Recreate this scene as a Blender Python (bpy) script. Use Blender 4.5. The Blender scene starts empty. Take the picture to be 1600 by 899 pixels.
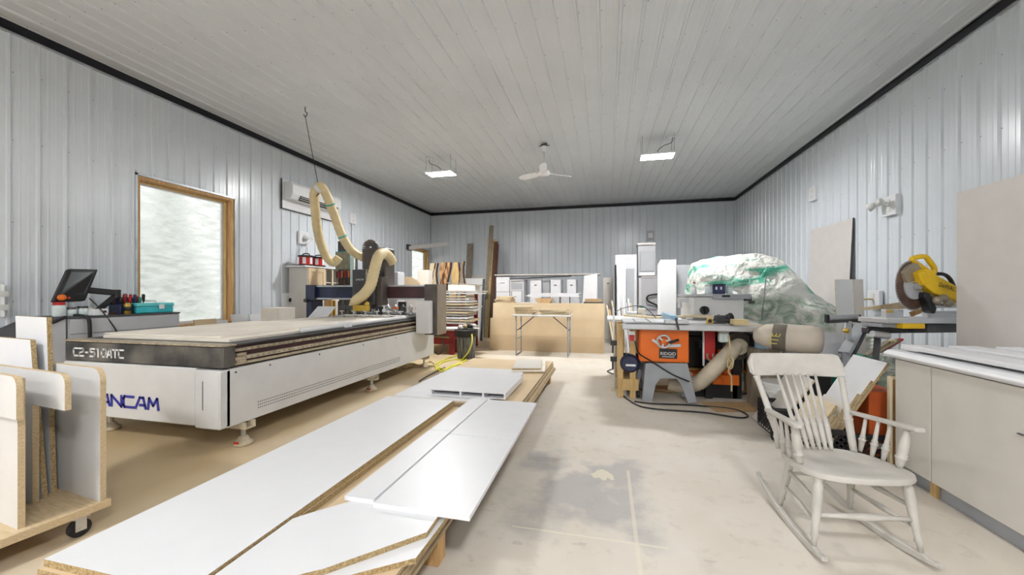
import bpy, bmesh, math, random
from mathutils import Vector, Matrix, noise

# ------------------------------------------------------------------ camera, world, exposure
scn = bpy.context.scene
C = scn.collection
F, XV, YV, HC = 610.0, 946.7, 457.4, 1.335          # focal length in px, vanishing point, eye height
TH = math.atan((XV - 800) / F); SN, CS = math.sin(TH), math.cos(TH)
cd = bpy.data.cameras.new('camera'); cam = bpy.data.objects.new('camera', cd); C.objects.link(cam)
cd.sensor_width = 36; cd.lens = F / 1600 * 36; cd.shift_y = (YV - 449.5) / 1600
cd.clip_start = .05; cd.clip_end = 200
cam.location = (0, 0, HC); cam.rotation_euler = (math.pi / 2, 0, TH)
scn.camera = cam
w = bpy.data.worlds.new('overcast'); scn.world = w; w.use_nodes = True
bgn = w.node_tree.nodes['Background']; bgn.inputs[0].default_value = (1, 1, .99, 1); bgn.inputs[1].default_value = 1.15
vs = scn.view_settings
vs.view_transform = 'Standard'; vs.look = 'None'; vs.gamma = 1; vs.use_curve_mapping = False; vs.exposure = 0.43
LAMP = 165                                            # emission of every ceiling LED panel
WL, WR, YB, YF, ZC = -6.27, 3.88, 13.26, -5.2, 4.27   # room: left, right, back, front, ceiling
random.seed(7)

def px(x, y, X=None, Y=None, Z=None, D=None):
    dx = (x - 800) / F
    r = Vector((-SN + dx * CS, CS + dx * SN, (YV - y) / F))
    k = X / r.x if X is not None else Y / r.y if Y is not None else D if D is not None else (Z - HC) / r.z
    return Vector((0, 0, HC)) + r * k

# ------------------------------------------------------------------ materials
MATS = {}
def nt(name):
    m = bpy.data.materials.new(name); m.use_nodes = True
    n = m.node_tree.nodes; b = n['Principled BSDF']
    MATS[name] = m
    return m, n, m.node_tree.links, b
def mat(name, col, rough=.5, metal=0, var=.06, scale=6, stretch=(1, 1, 1), bump=0, col2=None, emit=None, thr=None, bscale=None, coat=0):
    m, n, l, b = nt(name)
    b.inputs['Roughness'].default_value = rough; b.inputs['Metallic'].default_value = metal
    if coat: b.inputs['Coat Weight'].default_value = coat
    tc = n.new('ShaderNodeTexCoord'); mp = n.new('ShaderNodeMapping'); mp.inputs['Scale'].default_value = stretch
    l.new(tc.outputs['Object'], mp.inputs[0])
    nz = n.new('ShaderNodeTexNoise'); nz.inputs['Scale'].default_value = scale; nz.inputs['Detail'].default_value = 5
    l.new(mp.outputs[0], nz.inputs['Vector'])
    rp = n.new('ShaderNodeValToRGB')
    c2 = col2 or tuple(max(0, c * (1 - 2 * var)) for c in col); c1 = col if col2 else tuple(min(1, c * (1 + var)) for c in col)
    rp.color_ramp.elements[0].color = (*c2, 1); rp.color_ramp.elements[1].color = (*c1, 1)
    lo, hi = thr or (.3, .7); rp.color_ramp.elements[0].position = lo; rp.color_ramp.elements[1].position = hi
    l.new(nz.outputs[0], rp.inputs[0]); l.new(rp.outputs[0], b.inputs['Base Color'])
    if bump:
        bp = n.new('ShaderNodeBump'); bp.inputs['Strength'].default_value = bump; bp.inputs['Distance'].default_value = .01
        nb = nz
        if bscale:
            nb = n.new('ShaderNodeTexNoise'); nb.inputs['Scale'].default_value = bscale; nb.inputs['Detail'].default_value = 4
            l.new(mp.outputs[0], nb.inputs['Vector'])
        l.new(nb.outputs[0], bp.inputs['Height']); l.new(bp.outputs[0], b.inputs['Normal'])
    if emit:
        b.inputs['Emission Color'].default_value = (*col, 1); b.inputs['Emission Strength'].default_value = emit
    return m
mat('liner', (.72, .757, .80), .25, var=.03, scale=1.2, bump=.03, bscale=30)
mat('ceil', (.68, .70, .725), .36, var=.03, scale=.8)
mat('blacktrim', (.008, .008, .014), .4)
mat('screw', (.13, .13, .13), .5, .5)
mat('galv', (.55, .57, .6), .4, .6, var=.1)
mat('white', (.80, .80, .82), .35, var=.015)
mat('melamine', (.72, .725, .74), .38, var=.01)
mat('panelwarm', (.64, .60, .57), .5, var=.02)
mat('cream', (.66, .625, .57), .5, var=.02)
mat('chairpaint', (.57, .54, .495), .45, var=.06, scale=9, bump=.1)
mat('particle', (.52, .39, .20), .85, col2=(.24, .15, .06), scale=110, thr=(.3, .65), bump=.3)
mat('mdf', (.64, .49, .31), .8, var=.04, scale=3)
mat('mdf2', (.58, .43, .265), .8, var=.04, scale=3)
mat('mdf3', (.66, .515, .335), .8, var=.04, scale=3)
mat('mdfedge', (.46, .36, .22), .85, var=.12, scale=40)
mat('plywood', (.66, .52, .34), .7, col2=(.5, .37, .2), scale=5, stretch=(2, 14, 40))
mat('timber', (.68, .43, .19), .65, col2=(.42, .22, .08), scale=4, stretch=(9, 9, .8))
mat('pine', (.66, .46, .20), .65, col2=(.5, .32, .12), scale=4, stretch=(8, 8, 1))
mat('darkwood', (.12, .035, .02), .55, col2=(.05, .015, .01), scale=5, stretch=(8, 8, 1))
mat('greywood', (.34, .29, .22), .75, col2=(.2, .16, .12), scale=4, stretch=(8, 8, 1))
mat('palewood', (.72, .62, .44), .7, col2=(.6, .48, .3), scale=4, stretch=(8, 8, 2))
mat('slab', (.62, .36, .16), .6, col2=(.22, .09, .035), scale=4, stretch=(4, 4, 1.2), thr=(.35, .6))
mat('bark', (.11, .055, .03), .9, var=.4, scale=18, bump=.8)
mat('spoil', (.80, .735, .64), .75, var=.05, scale=3)
mat('cncwhite', (.71, .70, .69), .4, var=.03, scale=4)
mat('bandblack', (.018, .017, .018), .45, col2=(.15, .135, .115), scale=3.5, thr=(.36, .62))
mat('black', (.012, .012, .013), .45)
mat('rubber', (.015, .015, .015), .8)
mat('darkgrey', (.06, .06, .065), .5, var=.2)
mat('gunbrown', (.10, .08, .07), .4, var=.2, scale=5)
mat('legside', (.27, .225, .175), .4, var=.1)
mat('navy', (.022, .03, .075), .35, var=.2)
mat('maroon', (.06, .018, .022), .4, var=.2)
mat('rail', (.46, .38, .27), .5, .3, var=.2, scale=20)
mat('railtan', (.50, .42, .30), .7, var=.15, scale=15)
mat('hose', (.72, .58, .33), .6, var=.06, scale=8, bump=.2)
mat('hosepale', (.66, .58, .44), .6, var=.08, scale=8)
mat('blueink', (.028, .03, .33), .5, var=.02)
mat('whiteink', (.82, .82, .82), .6, var=.02)
mat('console', (.47, .47, .49), .45, var=.02)
mat('screen', (.045, .055, .06), .15, var=.05)
mat('turq', (.04, .52, .58), .3, var=.1, scale=14)
mat('turqlid', (.12, .60, .64), .3, var=.05)
mat('red', (.50, .012, .01), .4, var=.1)
mat('orange', (.80, .16, .01), .4, var=.03)
mat('orangedark', (.72, .12, .012), .45, var=.1)
mat('saworg', (.86, .17, .008), .38, var=.02)
mat('sawgrey', (.36, .375, .40), .45, var=.05)
mat('castiron', (.52, .52, .53), .35, .35, var=.1, scale=9)
mat('alu', (.62, .63, .65), .35, .5, var=.06)
mat('fenceblue', (.30, .50, .68), .4, var=.05)
mat('yellow', (.80, .50, .01), .4, var=.06)
mat('cordyellow', (.70, .66, .06), .5)
mat('cordtan', (.62, .5, .27), .6)
mat('blade', (.16, .09, .06), .4, .3, var=.3, scale=8)
mat('guard', (.40, .34, .25), .35, .2, var=.15)
mat('steel', (.6, .6, .6), .3, .8, var=.08)
mat('sack', (.60, .53, .44), .8, var=.06, scale=4, bump=.4, bscale=7)
mat('sacklabel', (.16, .14, .11), .8, var=.15)
mat('sackink', (.62, .52, .14), .7)
mat('orangebox', (.48, .085, .012), .6, var=.1)
mat('bluebox', (.02, .025, .10), .4)
mat('clear', (.66, .74, .74), .2, var=.1, scale=20)
mat('greenplastic', (.01, .22, .13), .5, var=.2)
mat('bucket', (.72, .72, .70), .4, var=.02)
mat('bingrey', (.20, .195, .185), .75, col2=(.05, .05, .05), scale=5, stretch=(9, 9, .9), thr=(.4, .6))
mat('binbag', (.7, .68, .66), .5, var=.25, scale=18)
mat('redstand', (.26, .012, .012), .4, var=.2)
mat('foot', (.58, .50, .36), .6, var=.15, scale=12)
mat('cardboard', (.52, .34, .17), .8, var=.06)
mat('paper', (.70, .71, .74), .7, var=.03)
mat('greyboard', (.33, .315, .22), .7, var=.15, scale=12)
mat('tealtape', (.05, .42, .36), .6)
mat('gold', (.55, .36, .05), .35, .2, var=.15)
mat('snow', (.74, .76, .74), .9)
mat('conifer', (.17, .25, .17), .9, col2=(.60, .65, .60), scale=3, thr=(.35, .65))
mat('greydoor', (.43, .44, .46), .45, var=.02)
mat('bundle', (.13, .07, .03), .7, var=.4, scale=6, stretch=(20, 20, 1))
mat('lampwhite', (1, 1, 1), .5, var=0, emit=LAMP)
mat('lampwhite_far', (1, 1, 1), .5, var=0, emit=LAMP * 1.25)
mat('acwhite', (.80, .81, .82), .35, var=.01)

def m_floor():
    m, n, l, b = nt('concrete')
    tc = n.new('ShaderNodeTexCoord')
    def noi(s, d=6, r=.55, sx=None):
        q = n.new('ShaderNodeTexNoise'); q.inputs['Scale'].default_value = s; q.inputs['Detail'].default_value = d; q.inputs['Roughness'].default_value = r
        if sx:
            mp = n.new('ShaderNodeMapping'); mp.inputs['Scale'].default_value = sx; l.new(tc.outputs['Object'], mp.inputs[0]); l.new(mp.outputs[0], q.inputs['Vector'])
        else: l.new(tc.outputs['Object'], q.inputs['Vector'])
        return q.outputs[0]
    def ramp(src, stops):
        r = n.new('ShaderNodeValToRGB'); e = r.color_ramp.elements
        while len(e) < len(stops): e.new(.5)
        for el, (p, c) in zip(e, stops): el.position = p; el.color = (*c, 1) if len(c) == 3 else c
        l.new(src, r.inputs[0]); return r.outputs[0]
    def math_(op, a, b_=None, cl=False):
        q = n.new('ShaderNodeMath'); q.operation = op; q.use_clamp = cl
        for i, v in enumerate((a, b_)):
            if v is None: continue
            if isinstance(v, (int, float)): q.inputs[i].default_value = v
            else: l.new(v, q.inputs[i])
        return q.outputs[0]
    def mix(f, a, c):
        q = n.new('ShaderNodeMix'); q.data_type = 'RGBA'
        if isinstance(f, (int, float)): q.inputs[0].default_value = f
        else: l.new(f, q.inputs[0])
        for i, v in ((6, a), (7, c)):
            if isinstance(v, tuple): q.inputs[i].default_value = (*v, 1)
            else: l.new(v, q.inputs[i])
        return q.outputs[2]
    sp = n.new('ShaderNodeSeparateXYZ'); l.new(tc.outputs['Object'], sp.inputs[0])
    x, y = sp.outputs[0], sp.outputs[1]
    base = ramp(noi(1.3), [(.3, (.60, .54, .455)), (.52, (.66, .605, .525)), (.75, (.69, .645, .575))])
    fine = ramp(noi(7, 8, .65), [(.33, (.45, .42, .38)), (.45, (1, 1, 1))])
    q = n.new('ShaderNodeMix'); q.data_type = 'RGBA'; q.blend_type = 'MULTIPLY'; q.inputs[0].default_value = .22
    l.new(base, q.inputs[6]); l.new(fine, q.inputs[7]); col = q.outputs[2]
    # settled sawdust, thicker towards the router side; then its brown shade painted in
    dm = math_('MULTIPLY_ADD', x, -.45); dm.node.inputs[2].default_value = -.55
    dm = math_('MULTIPLY', math_('ADD', dm, math_('MULTIPLY', math_('SUBTRACT', noi(.9), .5), 2.2)), .75, True)
    col = mix(dm, col, (.62, .50, .315))
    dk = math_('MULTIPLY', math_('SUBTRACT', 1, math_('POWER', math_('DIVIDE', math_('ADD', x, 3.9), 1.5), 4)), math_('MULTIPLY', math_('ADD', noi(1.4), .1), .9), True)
    col = mix(math_('MULTIPLY', dk, .85), col, (.50, .33, .13))  # brown shade under the router, painted into the floor colour
    # worn grey bare patch with chipped screed
    def gauss(cx, cy, rx, ry):
        a = math_('DIVIDE', math_('SUBTRACT', x, cx), rx); c = math_('DIVIDE', math_('SUBTRACT', y, cy), ry)
        return math_('SUBTRACT', 1, math_('ADD', math_('POWER', math_('ABSOLUTE', a), 4), math_('POWER', math_('ABSOLUTE', c), 4)))
    gb = math_('MAXIMUM', gauss(-.17, 2.72, .60, .75), 0)
    g = math_('ADD', math_('MULTIPLY', gauss(-.17, 2.72, .48, .62), .55), math_('MULTIPLY', math_('SUBTRACT', noi(2.6), .47), 5.5))
    gm = math_('MULTIPLY', math_('MULTIPLY', math_('MAXIMUM', g, 0), gb, True), 1.3, True)
    col = mix(math_('MULTIPLY', gm, .7), col, (.34, .33, .325))
    ch = math_('MULTIPLY', math_('GREATER_THAN', math_('ADD', math_('MULTIPLY', gauss(-.02, 2.93, .13, .13), .5), noi(9)), .93), 1)
    col = mix(math_('MULTIPLY', ch, .8), col, (.72, .66, .5))
    # dirt specks and scuffs
    sm = math_('MULTIPLY', math_('GREATER_THAN', noi(5, 3, .5, (1, 3, 1)), .70), .35)
    col = mix(sm, col, (.36, .33, .28))
    # saw-cut control joints packed with pale dust
    def joint(v, c, wdt): return math_('LESS_THAN', math_('ABSOLUTE', math_('SUBTRACT', v, c)), wdt)
    j = math_('MULTIPLY', joint(x, .16, .011), math_('MULTIPLY', math_('LESS_THAN', y, 3.05), .75))
    j2 = math_('MULTIPLY', joint(math_('MULTIPLY_ADD', x, -.03, False), -.0, .0), 0)
    j3 = math_('MULTIPLY', joint(y, 2.17, .007), math_('LESS_THAN', math_('ABSOLUTE', math_('SUBTRACT', x, -.1)), .42))
    col = mix(math_('MULTIPLY', math_('ADD', j, j3, True), .7), col, (.74, .67, .54))
    l.new(col, b.inputs['Base Color']); b.inputs['Roughness'].default_value = .55
    bp = n.new('ShaderNodeBump'); bp.inputs['Strength'].default_value = .12; bp.inputs['Distance'].default_value = .01
    l.new(noi(14, 6), bp.inputs['Height']); l.new(bp.outputs[0], b.inputs['Normal'])
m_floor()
def m_tarp():
    m, n, l, b = nt('tarp')
    tc = n.new('ShaderNodeTexCoord'); mp = n.new('ShaderNodeMapping'); mp.inputs['Rotation'].default_value = (0, .45, .2); mp.inputs['Scale'].default_value = (.55, .7, 2.9)
    l.new(tc.outputs['Object'], mp.inputs[0])
    nz = n.new('ShaderNodeTexNoise'); nz.inputs['Scale'].default_value = 1.7; nz.inputs['Detail'].default_value = 6; nz.inputs['Distortion'].default_value = 1.0
    l.new(mp.outputs[0], nz.inputs['Vector'])
    rp = n.new('ShaderNodeValToRGB'); e = rp.color_ramp.elements
    e[0].position = .47; e[0].color = (.74, .73, .68, 1); e[1].position = .70; e[1].color = (.02, .30, .20, 1)
    x = e.new(.545); x.color = (.50, .60, .52, 1); x = e.new(.60); x.color = (.10, .46, .32, 1)
    l.new(nz.outputs[0], rp.inputs[0])
    # grey-green mottled crumpled lower skirt of the sheet
    sp = n.new('ShaderNodeSeparateXYZ'); l.new(tc.outputs['Object'], sp.inputs[0])
    n3 = n.new('ShaderNodeTexNoise'); n3.inputs['Scale'].default_value = 4; n3.inputs['Detail'].default_value = 8; n3.inputs['Distortion'].default_value = 2
    l.new(tc.outputs['Object'], n3.inputs['Vector'])
    r3 = n.new('ShaderNodeValToRGB'); q = r3.color_ramp.elements; q[0].position = .38; q[0].color = (.30, .38, .30, 1); q[1].position = .62; q[1].color = (.66, .66, .60, 1)
    l.new(n3.outputs[0], r3.inputs[0])
    mr = n.new('ShaderNodeMapRange'); mr.inputs[1].default_value = 1.32; mr.inputs[2].default_value = 1.22; l.new(sp.outputs[2], mr.inputs[0])
    mx = n.new('ShaderNodeMix'); mx.data_type = 'RGBA'; l.new(mr.outputs[0], mx.inputs[0]); l.new(rp.outputs[0], mx.inputs[6]); l.new(r3.outputs[0], mx.inputs[7])
    l.new(mx.outputs[2], b.inputs['Base Color']); b.inputs['Roughness'].default_value = .42
    n2 = n.new('ShaderNodeTexVoronoi'); n2.feature = 'DISTANCE_TO_EDGE'; n2.inputs['Scale'].default_value = 5
    n4 = n.new('ShaderNodeTexNoise'); n4.inputs['Scale'].default_value = 3; n4.inputs['Detail'].default_value = 6
    l.new(tc.outputs['Object'], n4.inputs['Vector'])
    va = n.new('ShaderNodeVectorMath'); va.operation = 'MULTIPLY_ADD'; va.inputs[1].default_value = (.5, .5, .5); l.new(n4.outputs[1], va.inputs[0]); l.new(tc.outputs['Object'], va.inputs[2]); l.new(va.outputs[0], n2.inputs['Vector'])
    ad = n.new('ShaderNodeMath'); ad.operation = 'ADD'; l.new(n2.outputs[0], ad.inputs[0]); l.new(n3.outputs[0], ad.inputs[1])
    bp = n.new('ShaderNodeBump'); bp.inputs['Strength'].default_value = .9; bp.inputs['Distance'].default_value = .07
    l.new(ad.outputs[0], bp.inputs['Height']); l.new(bp.outputs[0], b.inputs['Normal'])
m_tarp()
def m_pane():
    m, n, l, b = nt('filmpane')
    tc = n.new('ShaderNodeTexCoord'); mp = n.new('ShaderNodeMapping'); mp.inputs['Scale'].default_value = (1, 2.2, 9)
    l.new(tc.outputs['Object'], mp.inputs[0])
    nz = n.new('ShaderNodeTexNoise'); nz.inputs['Scale'].default_value = 1.6; nz.inputs['Detail'].default_value = 6
    l.new(mp.outputs[0], nz.inputs['Vector'])
    bp = n.new('ShaderNodeBump'); bp.inputs['Strength'].default_value = .15; bp.inputs['Distance'].default_value = .05
    l.new(nz.outputs[0], bp.inputs['Height'])
    b.inputs['Transmission Weight'].default_value = 1; b.inputs['Roughness'].default_value = .22; b.inputs['IOR'].default_value = 1.15
    b.inputs['Base Color'].default_value = (.97, .98, .96, 1)
    l.new(bp.outputs[0], b.inputs['Normal'])
    tr = n.new('ShaderNodeBsdfTranslucent'); tr.inputs[0].default_value = (.84, .86, .84, 1)
    rp = n.new('ShaderNodeMapRange'); rp.inputs[1].default_value = .4; rp.inputs[2].default_value = .62; rp.inputs[3].default_value = .35; rp.inputs[4].default_value = .8
    l.new(nz.outputs[0], rp.inputs[0])
    mx = n.new('ShaderNodeMixShader'); l.new(rp.outputs[0], mx.inputs[0]); l.new(b.outputs[0], mx.inputs[1]); l.new(tr.outputs[0], mx.inputs[2])
    l.new(mx.outputs[0], n['Material Output'].inputs[0])
m_pane()

# ------------------------------------------------------------------ mesh helpers
class MB:
    def __init__(s): s.v = []; s.f = []; s.m = []
    def add(s, vs_, fs, mi=0):
        o = len(s.v); s.v += [Vector(v) for v in vs_]
        for i, f in enumerate(fs):
            s.f.append([o + k for k in f]); s.m.append(mi[i] if isinstance(mi, list) else mi)
        return s
    def box(s, x0, x1, y0, y1, z0, z1, mi=0):
        x0, x1 = sorted((x0, x1)); y0, y1 = sorted((y0, y1)); z0, z1 = sorted((z0, z1))
        return s.add([(x0, y0, z0), (x1, y0, z0), (x1, y1, z0), (x0, y1, z0), (x0, y0, z1), (x1, y0, z1), (x1, y1, z1), (x0, y1, z1)],
                     [(3, 2, 1, 0), (4, 5, 6, 7), (0, 1, 5, 4), (1, 2, 6, 5), (2, 3, 7, 6), (3, 0, 4, 7)], mi)
    def obox(s, c, size, M=None, mi=0):
        a, b, d = [k / 2 for k in size]; o = len(s.v)
        s.box(-a, a, -b, b, -d, d, mi)
        M = M or Matrix.Identity(3)
        for i in range(o, len(s.v)): s.v[i] = Vector(c) + M @ s.v[i]
        return s
    def bar(s, p, q, wd, hg=None, up=(0, 0, 1), mi=0):
        p, q = Vector(p), Vector(q); z = (q - p).normalized(); x = Vector(up).cross(z)
        if x.length < 1e-4: x = Vector((1, 0, 0)).cross(z)
        x.normalize(); y = z.cross(x)
        return s.obox((p + q) / 2, (wd, hg or wd, (q - p).length), Matrix((x, y, z)).transposed(), mi)
    def rings(s, rs, close=True, cap=True, mi=0):
        o = len(s.v); k = len(rs[0])
        for r in rs: s.v += [Vector(p) for p in r]
        for i in range(len(rs) - 1):
            for j in range(k if close else k - 1):
                a, b = o + i * k + j, o + i * k + (j + 1) % k
                s.f.append([a, b, b + k, a + k]); s.m.append(mi)
        if cap:
            s.f.append([o + j for j in range(k)][::-1]); s.m.append(mi)
            e = o + (len(rs) - 1) * k; s.f.append([e + j for j in range(k)]); s.m.append(mi)
        return s
    def tube(s, pts, r, n=10, cap=True, mi=0):
        pts = [Vector(p) for p in pts]; rs = []; up = None
        R = r if isinstance(r, (list, tuple)) else [r] * len(pts)
        for i, p in enumerate(pts):
            t = (pts[min(i + 1, len(pts) - 1)] - pts[max(i - 1, 0)]).normalized()
            if up is None:
                up = Vector((0, 0, 1)) if abs(t.z) < .9 else Vector((1, 0, 0))
            u = (up - t * up.dot(t)).normalized(); up = u; v_ = t.cross(u)
            rs.append([p + (u * math.cos(2 * math.pi * j / n) + v_ * math.sin(2 * math.pi * j / n)) * R[i] for j in range(n)])
        return s.rings(rs, True, cap, mi)
    def cyl(s, p, q, r, n=14, r2=None, mi=0): return s.tube([p, q], [r, r if r2 is None else r2], n, True, mi)
    def lathe(s, p, q, prof, n=12, mi=0):       # prof: (t along p->q, radius)
        p, q = Vector(p), Vector(q)
        return s.tube([p.lerp(q, t) for t, _ in prof], [r for _, r in prof], n, True, mi)
    def prism(s, poly, h, O=(0, 0, 0), U=(1, 0, 0), V=(0, 1, 0), me=0, mi=0):   # poly in the plane O+uU+vV, thickness h along UxV; me = side material
        O, U, V = Vector(O), Vector(U), Vector(V); N = U.cross(V).normalized() * h; k = len(poly); o = len(s.v)
        s.v += [O + U * a + V * b for a, b in poly] + [O + U * a + V * b + N for a, b in poly]
        s.f.append([o + j for j in range(k)][::-1]); s.m.append(mi); s.f.append([o + k + j for j in range(k)]); s.m.append(mi)
        for j in range(k):
            s.f.append([o + j, o + (j + 1) % k, o + k + (j + 1) % k, o + k + j]); s.m.append(me)
        return s
    def ball(s, c, r, n=10, mi=0):
        R = r if isinstance(r, (tuple, list)) else (r, r, r); c = Vector(c)
        rs = []
        for i in range(n // 2 + 1):
            a = math.pi * (i + .02) / (n // 2 + .04) - math.pi / 2
            rs.append([c + Vector((R[0] * math.cos(a) * math.cos(2 * math.pi * j / n), R[1] * math.cos(a) * math.sin(2 * math.pi * j / n), R[2] * math.sin(a))) for j in range(n)])
        return s.rings(rs, True, True, mi)

ROOT = {}
def fin(o, label, cat, group=None, kind=None):
    if label: o['label'] = label
    if cat: o['category'] = cat
    if group: o['group'] = group
    if kind: o['kind'] = kind
    return o
def thing(name, label, cat, loc=(0, 0, 0), rz=0, group=None):
    o = bpy.data.objects.new(name, None); C.objects.link(o); o.empty_display_size = .1
    o.location = loc; o.rotation_euler = (0, 0, rz)
    ROOT[o] = (Matrix.Translation(Vector(loc)) @ Matrix.Rotation(rz, 4, 'Z')).inverted()
    return fin(o, label, cat, group)
def mk(name, mb, mats, parent=None, smooth=False, bevel=0, local=False, seg=1, label=None):
    me = bpy.data.meshes.new(name)
    inv = None; loc = None
    if parent is not None:
        inv = ROOT.get(parent)
    else:
        xs = [v.x for v in mb.v]; ys = [v.y for v in mb.v]; zs = [v.z for v in mb.v]
        loc = Vector(((min(xs) + max(xs)) / 2, (min(ys) + max(ys)) / 2, min(zs)))
        inv = Matrix.Translation(-loc)
    vv = [tuple(inv @ v) if (inv is not None and not local) else tuple(v) for v in mb.v]
    me.from_pydata(vv, [], mb.f)
    for mname in ([mats] if isinstance(mats, str) else mats): me.materials.append(MATS[mname])
    for p, mi in zip(me.polygons, mb.m): p.material_index = mi; p.use_smooth = bool(smooth)
    bm = bmesh.new(); bm.from_mesh(me); bmesh.ops.recalc_face_normals(bm, faces=bm.faces); bm.to_mesh(me); bm.free()
    me.update()
    o = bpy.data.objects.new(name, me); C.objects.link(o)
    if smooth == 'auto':
        for e in me.edges: pass
        me.set_sharp_from_angle(angle=.7)
    if parent is not None: o.parent = parent; ROOT[o] = inv
    else: o.location = loc; ROOT[o] = inv
    if bevel:
        b = o.modifiers.new('bevel', 'BEVEL'); b.width = bevel; b.segments = seg; b.limit_method = 'ANGLE'; b.angle_limit = .6
    if label: o['label'] = label
    return o
def one(name, mb, mats, label, cat, group=None, **k): return fin(mk(name, mb, mats, None, **k), label, cat, group)
def B(*a, mi=0): return MB().box(*a, mi=mi)
def copy_tree(o, dloc=(0, 0, 0), parent=None):
    c = o.copy(); C.objects.link(c); c.parent = parent
    if parent is None: c.location = Vector(o.location) + Vector(dloc)
    for ch in [q for q in o.children]: copy_tree(ch, parent=c)
    return c
def text(name, s, m, parent, O, U, V, wd, ht, off=.003, shear=0, bold=0):
    cu = bpy.data.curves.new(name, 'FONT'); cu.body = s; cu.size = 1; cu.offset = bold; cu.shear = shear; cu.resolution_u = 3
    t = bpy.data.objects.new(name, cu); C.objects.link(t)
    bpy.context.view_layer.update()
    me = bpy.data.meshes.new_from_object(t.evaluated_get(bpy.context.evaluated_depsgraph_get()))
    bpy.data.objects.remove(t)
    xs = [v.co.x for v in me.vertices]; ys = [v.co.y for v in me.vertices]
    O, U, V = Vector(O), Vector(U).normalized(), Vector(V).normalized(); N = U.cross(V)
    mb = MB()
    mb.v = [O + U * ((v.co.x - min(xs)) / (max(xs) - min(xs)) * wd) + V * ((v.co.y - min(ys)) / (max(ys) - min(ys)) * ht) + N * off for v in me.vertices]
    mb.f = [list(p.vertices) for p in me.polygons]; mb.m = [0] * len(mb.f)
    return mk(name, mb, m, parent)
GLYPH = {'C': [[(1, 1), (.12, 1), (0, .8), (0, .2), (.12, 0), (1, 0)]], 'A': [[(0, 0), (.42, 1), (.75, 1), (1, 0)], [(.45, .3), (.9, .3)]], 'N': [[(0, 0), (0, 1), (1, 0), (1, 1)]],
 'M': [[(0, 0), (.12, 1), (.5, .35), (.88, 1), (1, 0)]], 'T': [[(0, 1), (1, 1)], [(.5, 1), (.5, 0)]], '2': [[(0, 1), (.9, 1), (1, .85), (1, .6), (.1, .4), (0, .2), (0, 0), (1, 0)]],
 '-': [[(.1, .5), (.9, .5)]], '5': [[(1, 1), (0, 1), (0, .58), (.85, .58), (1, .45), (1, .15), (.85, 0), (0, 0)]], '1': [[(.2, 1), (.6, 1), (.6, 0)]], '0': [[(.15, 0), (0, .2), (0, .8), (.15, 1), (.85, 1), (1, .8), (1, .2), (.85, 0), (.15, 0)]]}
def strokes(name, s, m, parent, O, wd, ht, th, gap=.35, shear=0):
    "angular stroke lettering on a face looking towards -Y; each stroke a thin bar"
    cw = wd / (len(s) + gap * (len(s) - 1)); mb = MB(); O = Vector(O)
    for i, c in enumerate(s):
        k = .5 if c in '-1' else 1
        for pl in GLYPH[c]:
            P = [O + Vector((i * cw * (1 + gap) + cw * (1 - k) / 2 + u * cw * k + shear * v * ht, -.004, v * ht)) for u, v in pl]
            for a, b in zip(P, P[1:]):
                d = (b - a).normalized() * th * .42
                mb.bar(a - d, b + d, th, .004, up=(0, 1, 0))
    for f in range(0): pass
    return mk(name, mb, m, parent)
def smoothpath(pts, n=6):
    P = [Vector(p) for p in pts]; out = []
    for i in range(len(P) - 1):
        a = P[max(i - 1, 0)]; b = P[i]; c = P[i + 1]; d = P[min(i + 2, len(P) - 1)]
        for k in range(n):
            t = k / n
            out.append(.5 * ((2 * b) + (c - a) * t + (2 * a - 5 * b + 4 * c - d) * t * t + (3 * b - a - 3 * c + d) * t ** 3))
    return out + [P[-1]]
def struct(o): o['kind'] = 'structure'; return o
def rect(x0, y0, x1, y1, Y):
    "pixel rectangle seen on the plane Y -> X0, X1, Z1(top), Z0(bottom)"
    a = px(x0, (y0 + y1) / 2, Y=Y); b = px(x1, (y0 + y1) / 2, Y=Y); t = px((x0 + x1) / 2, y0, Y=Y); u = px((x0 + x1) / 2, y1, Y=Y)
    return a.x, b.x, t.z, u.z

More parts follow.
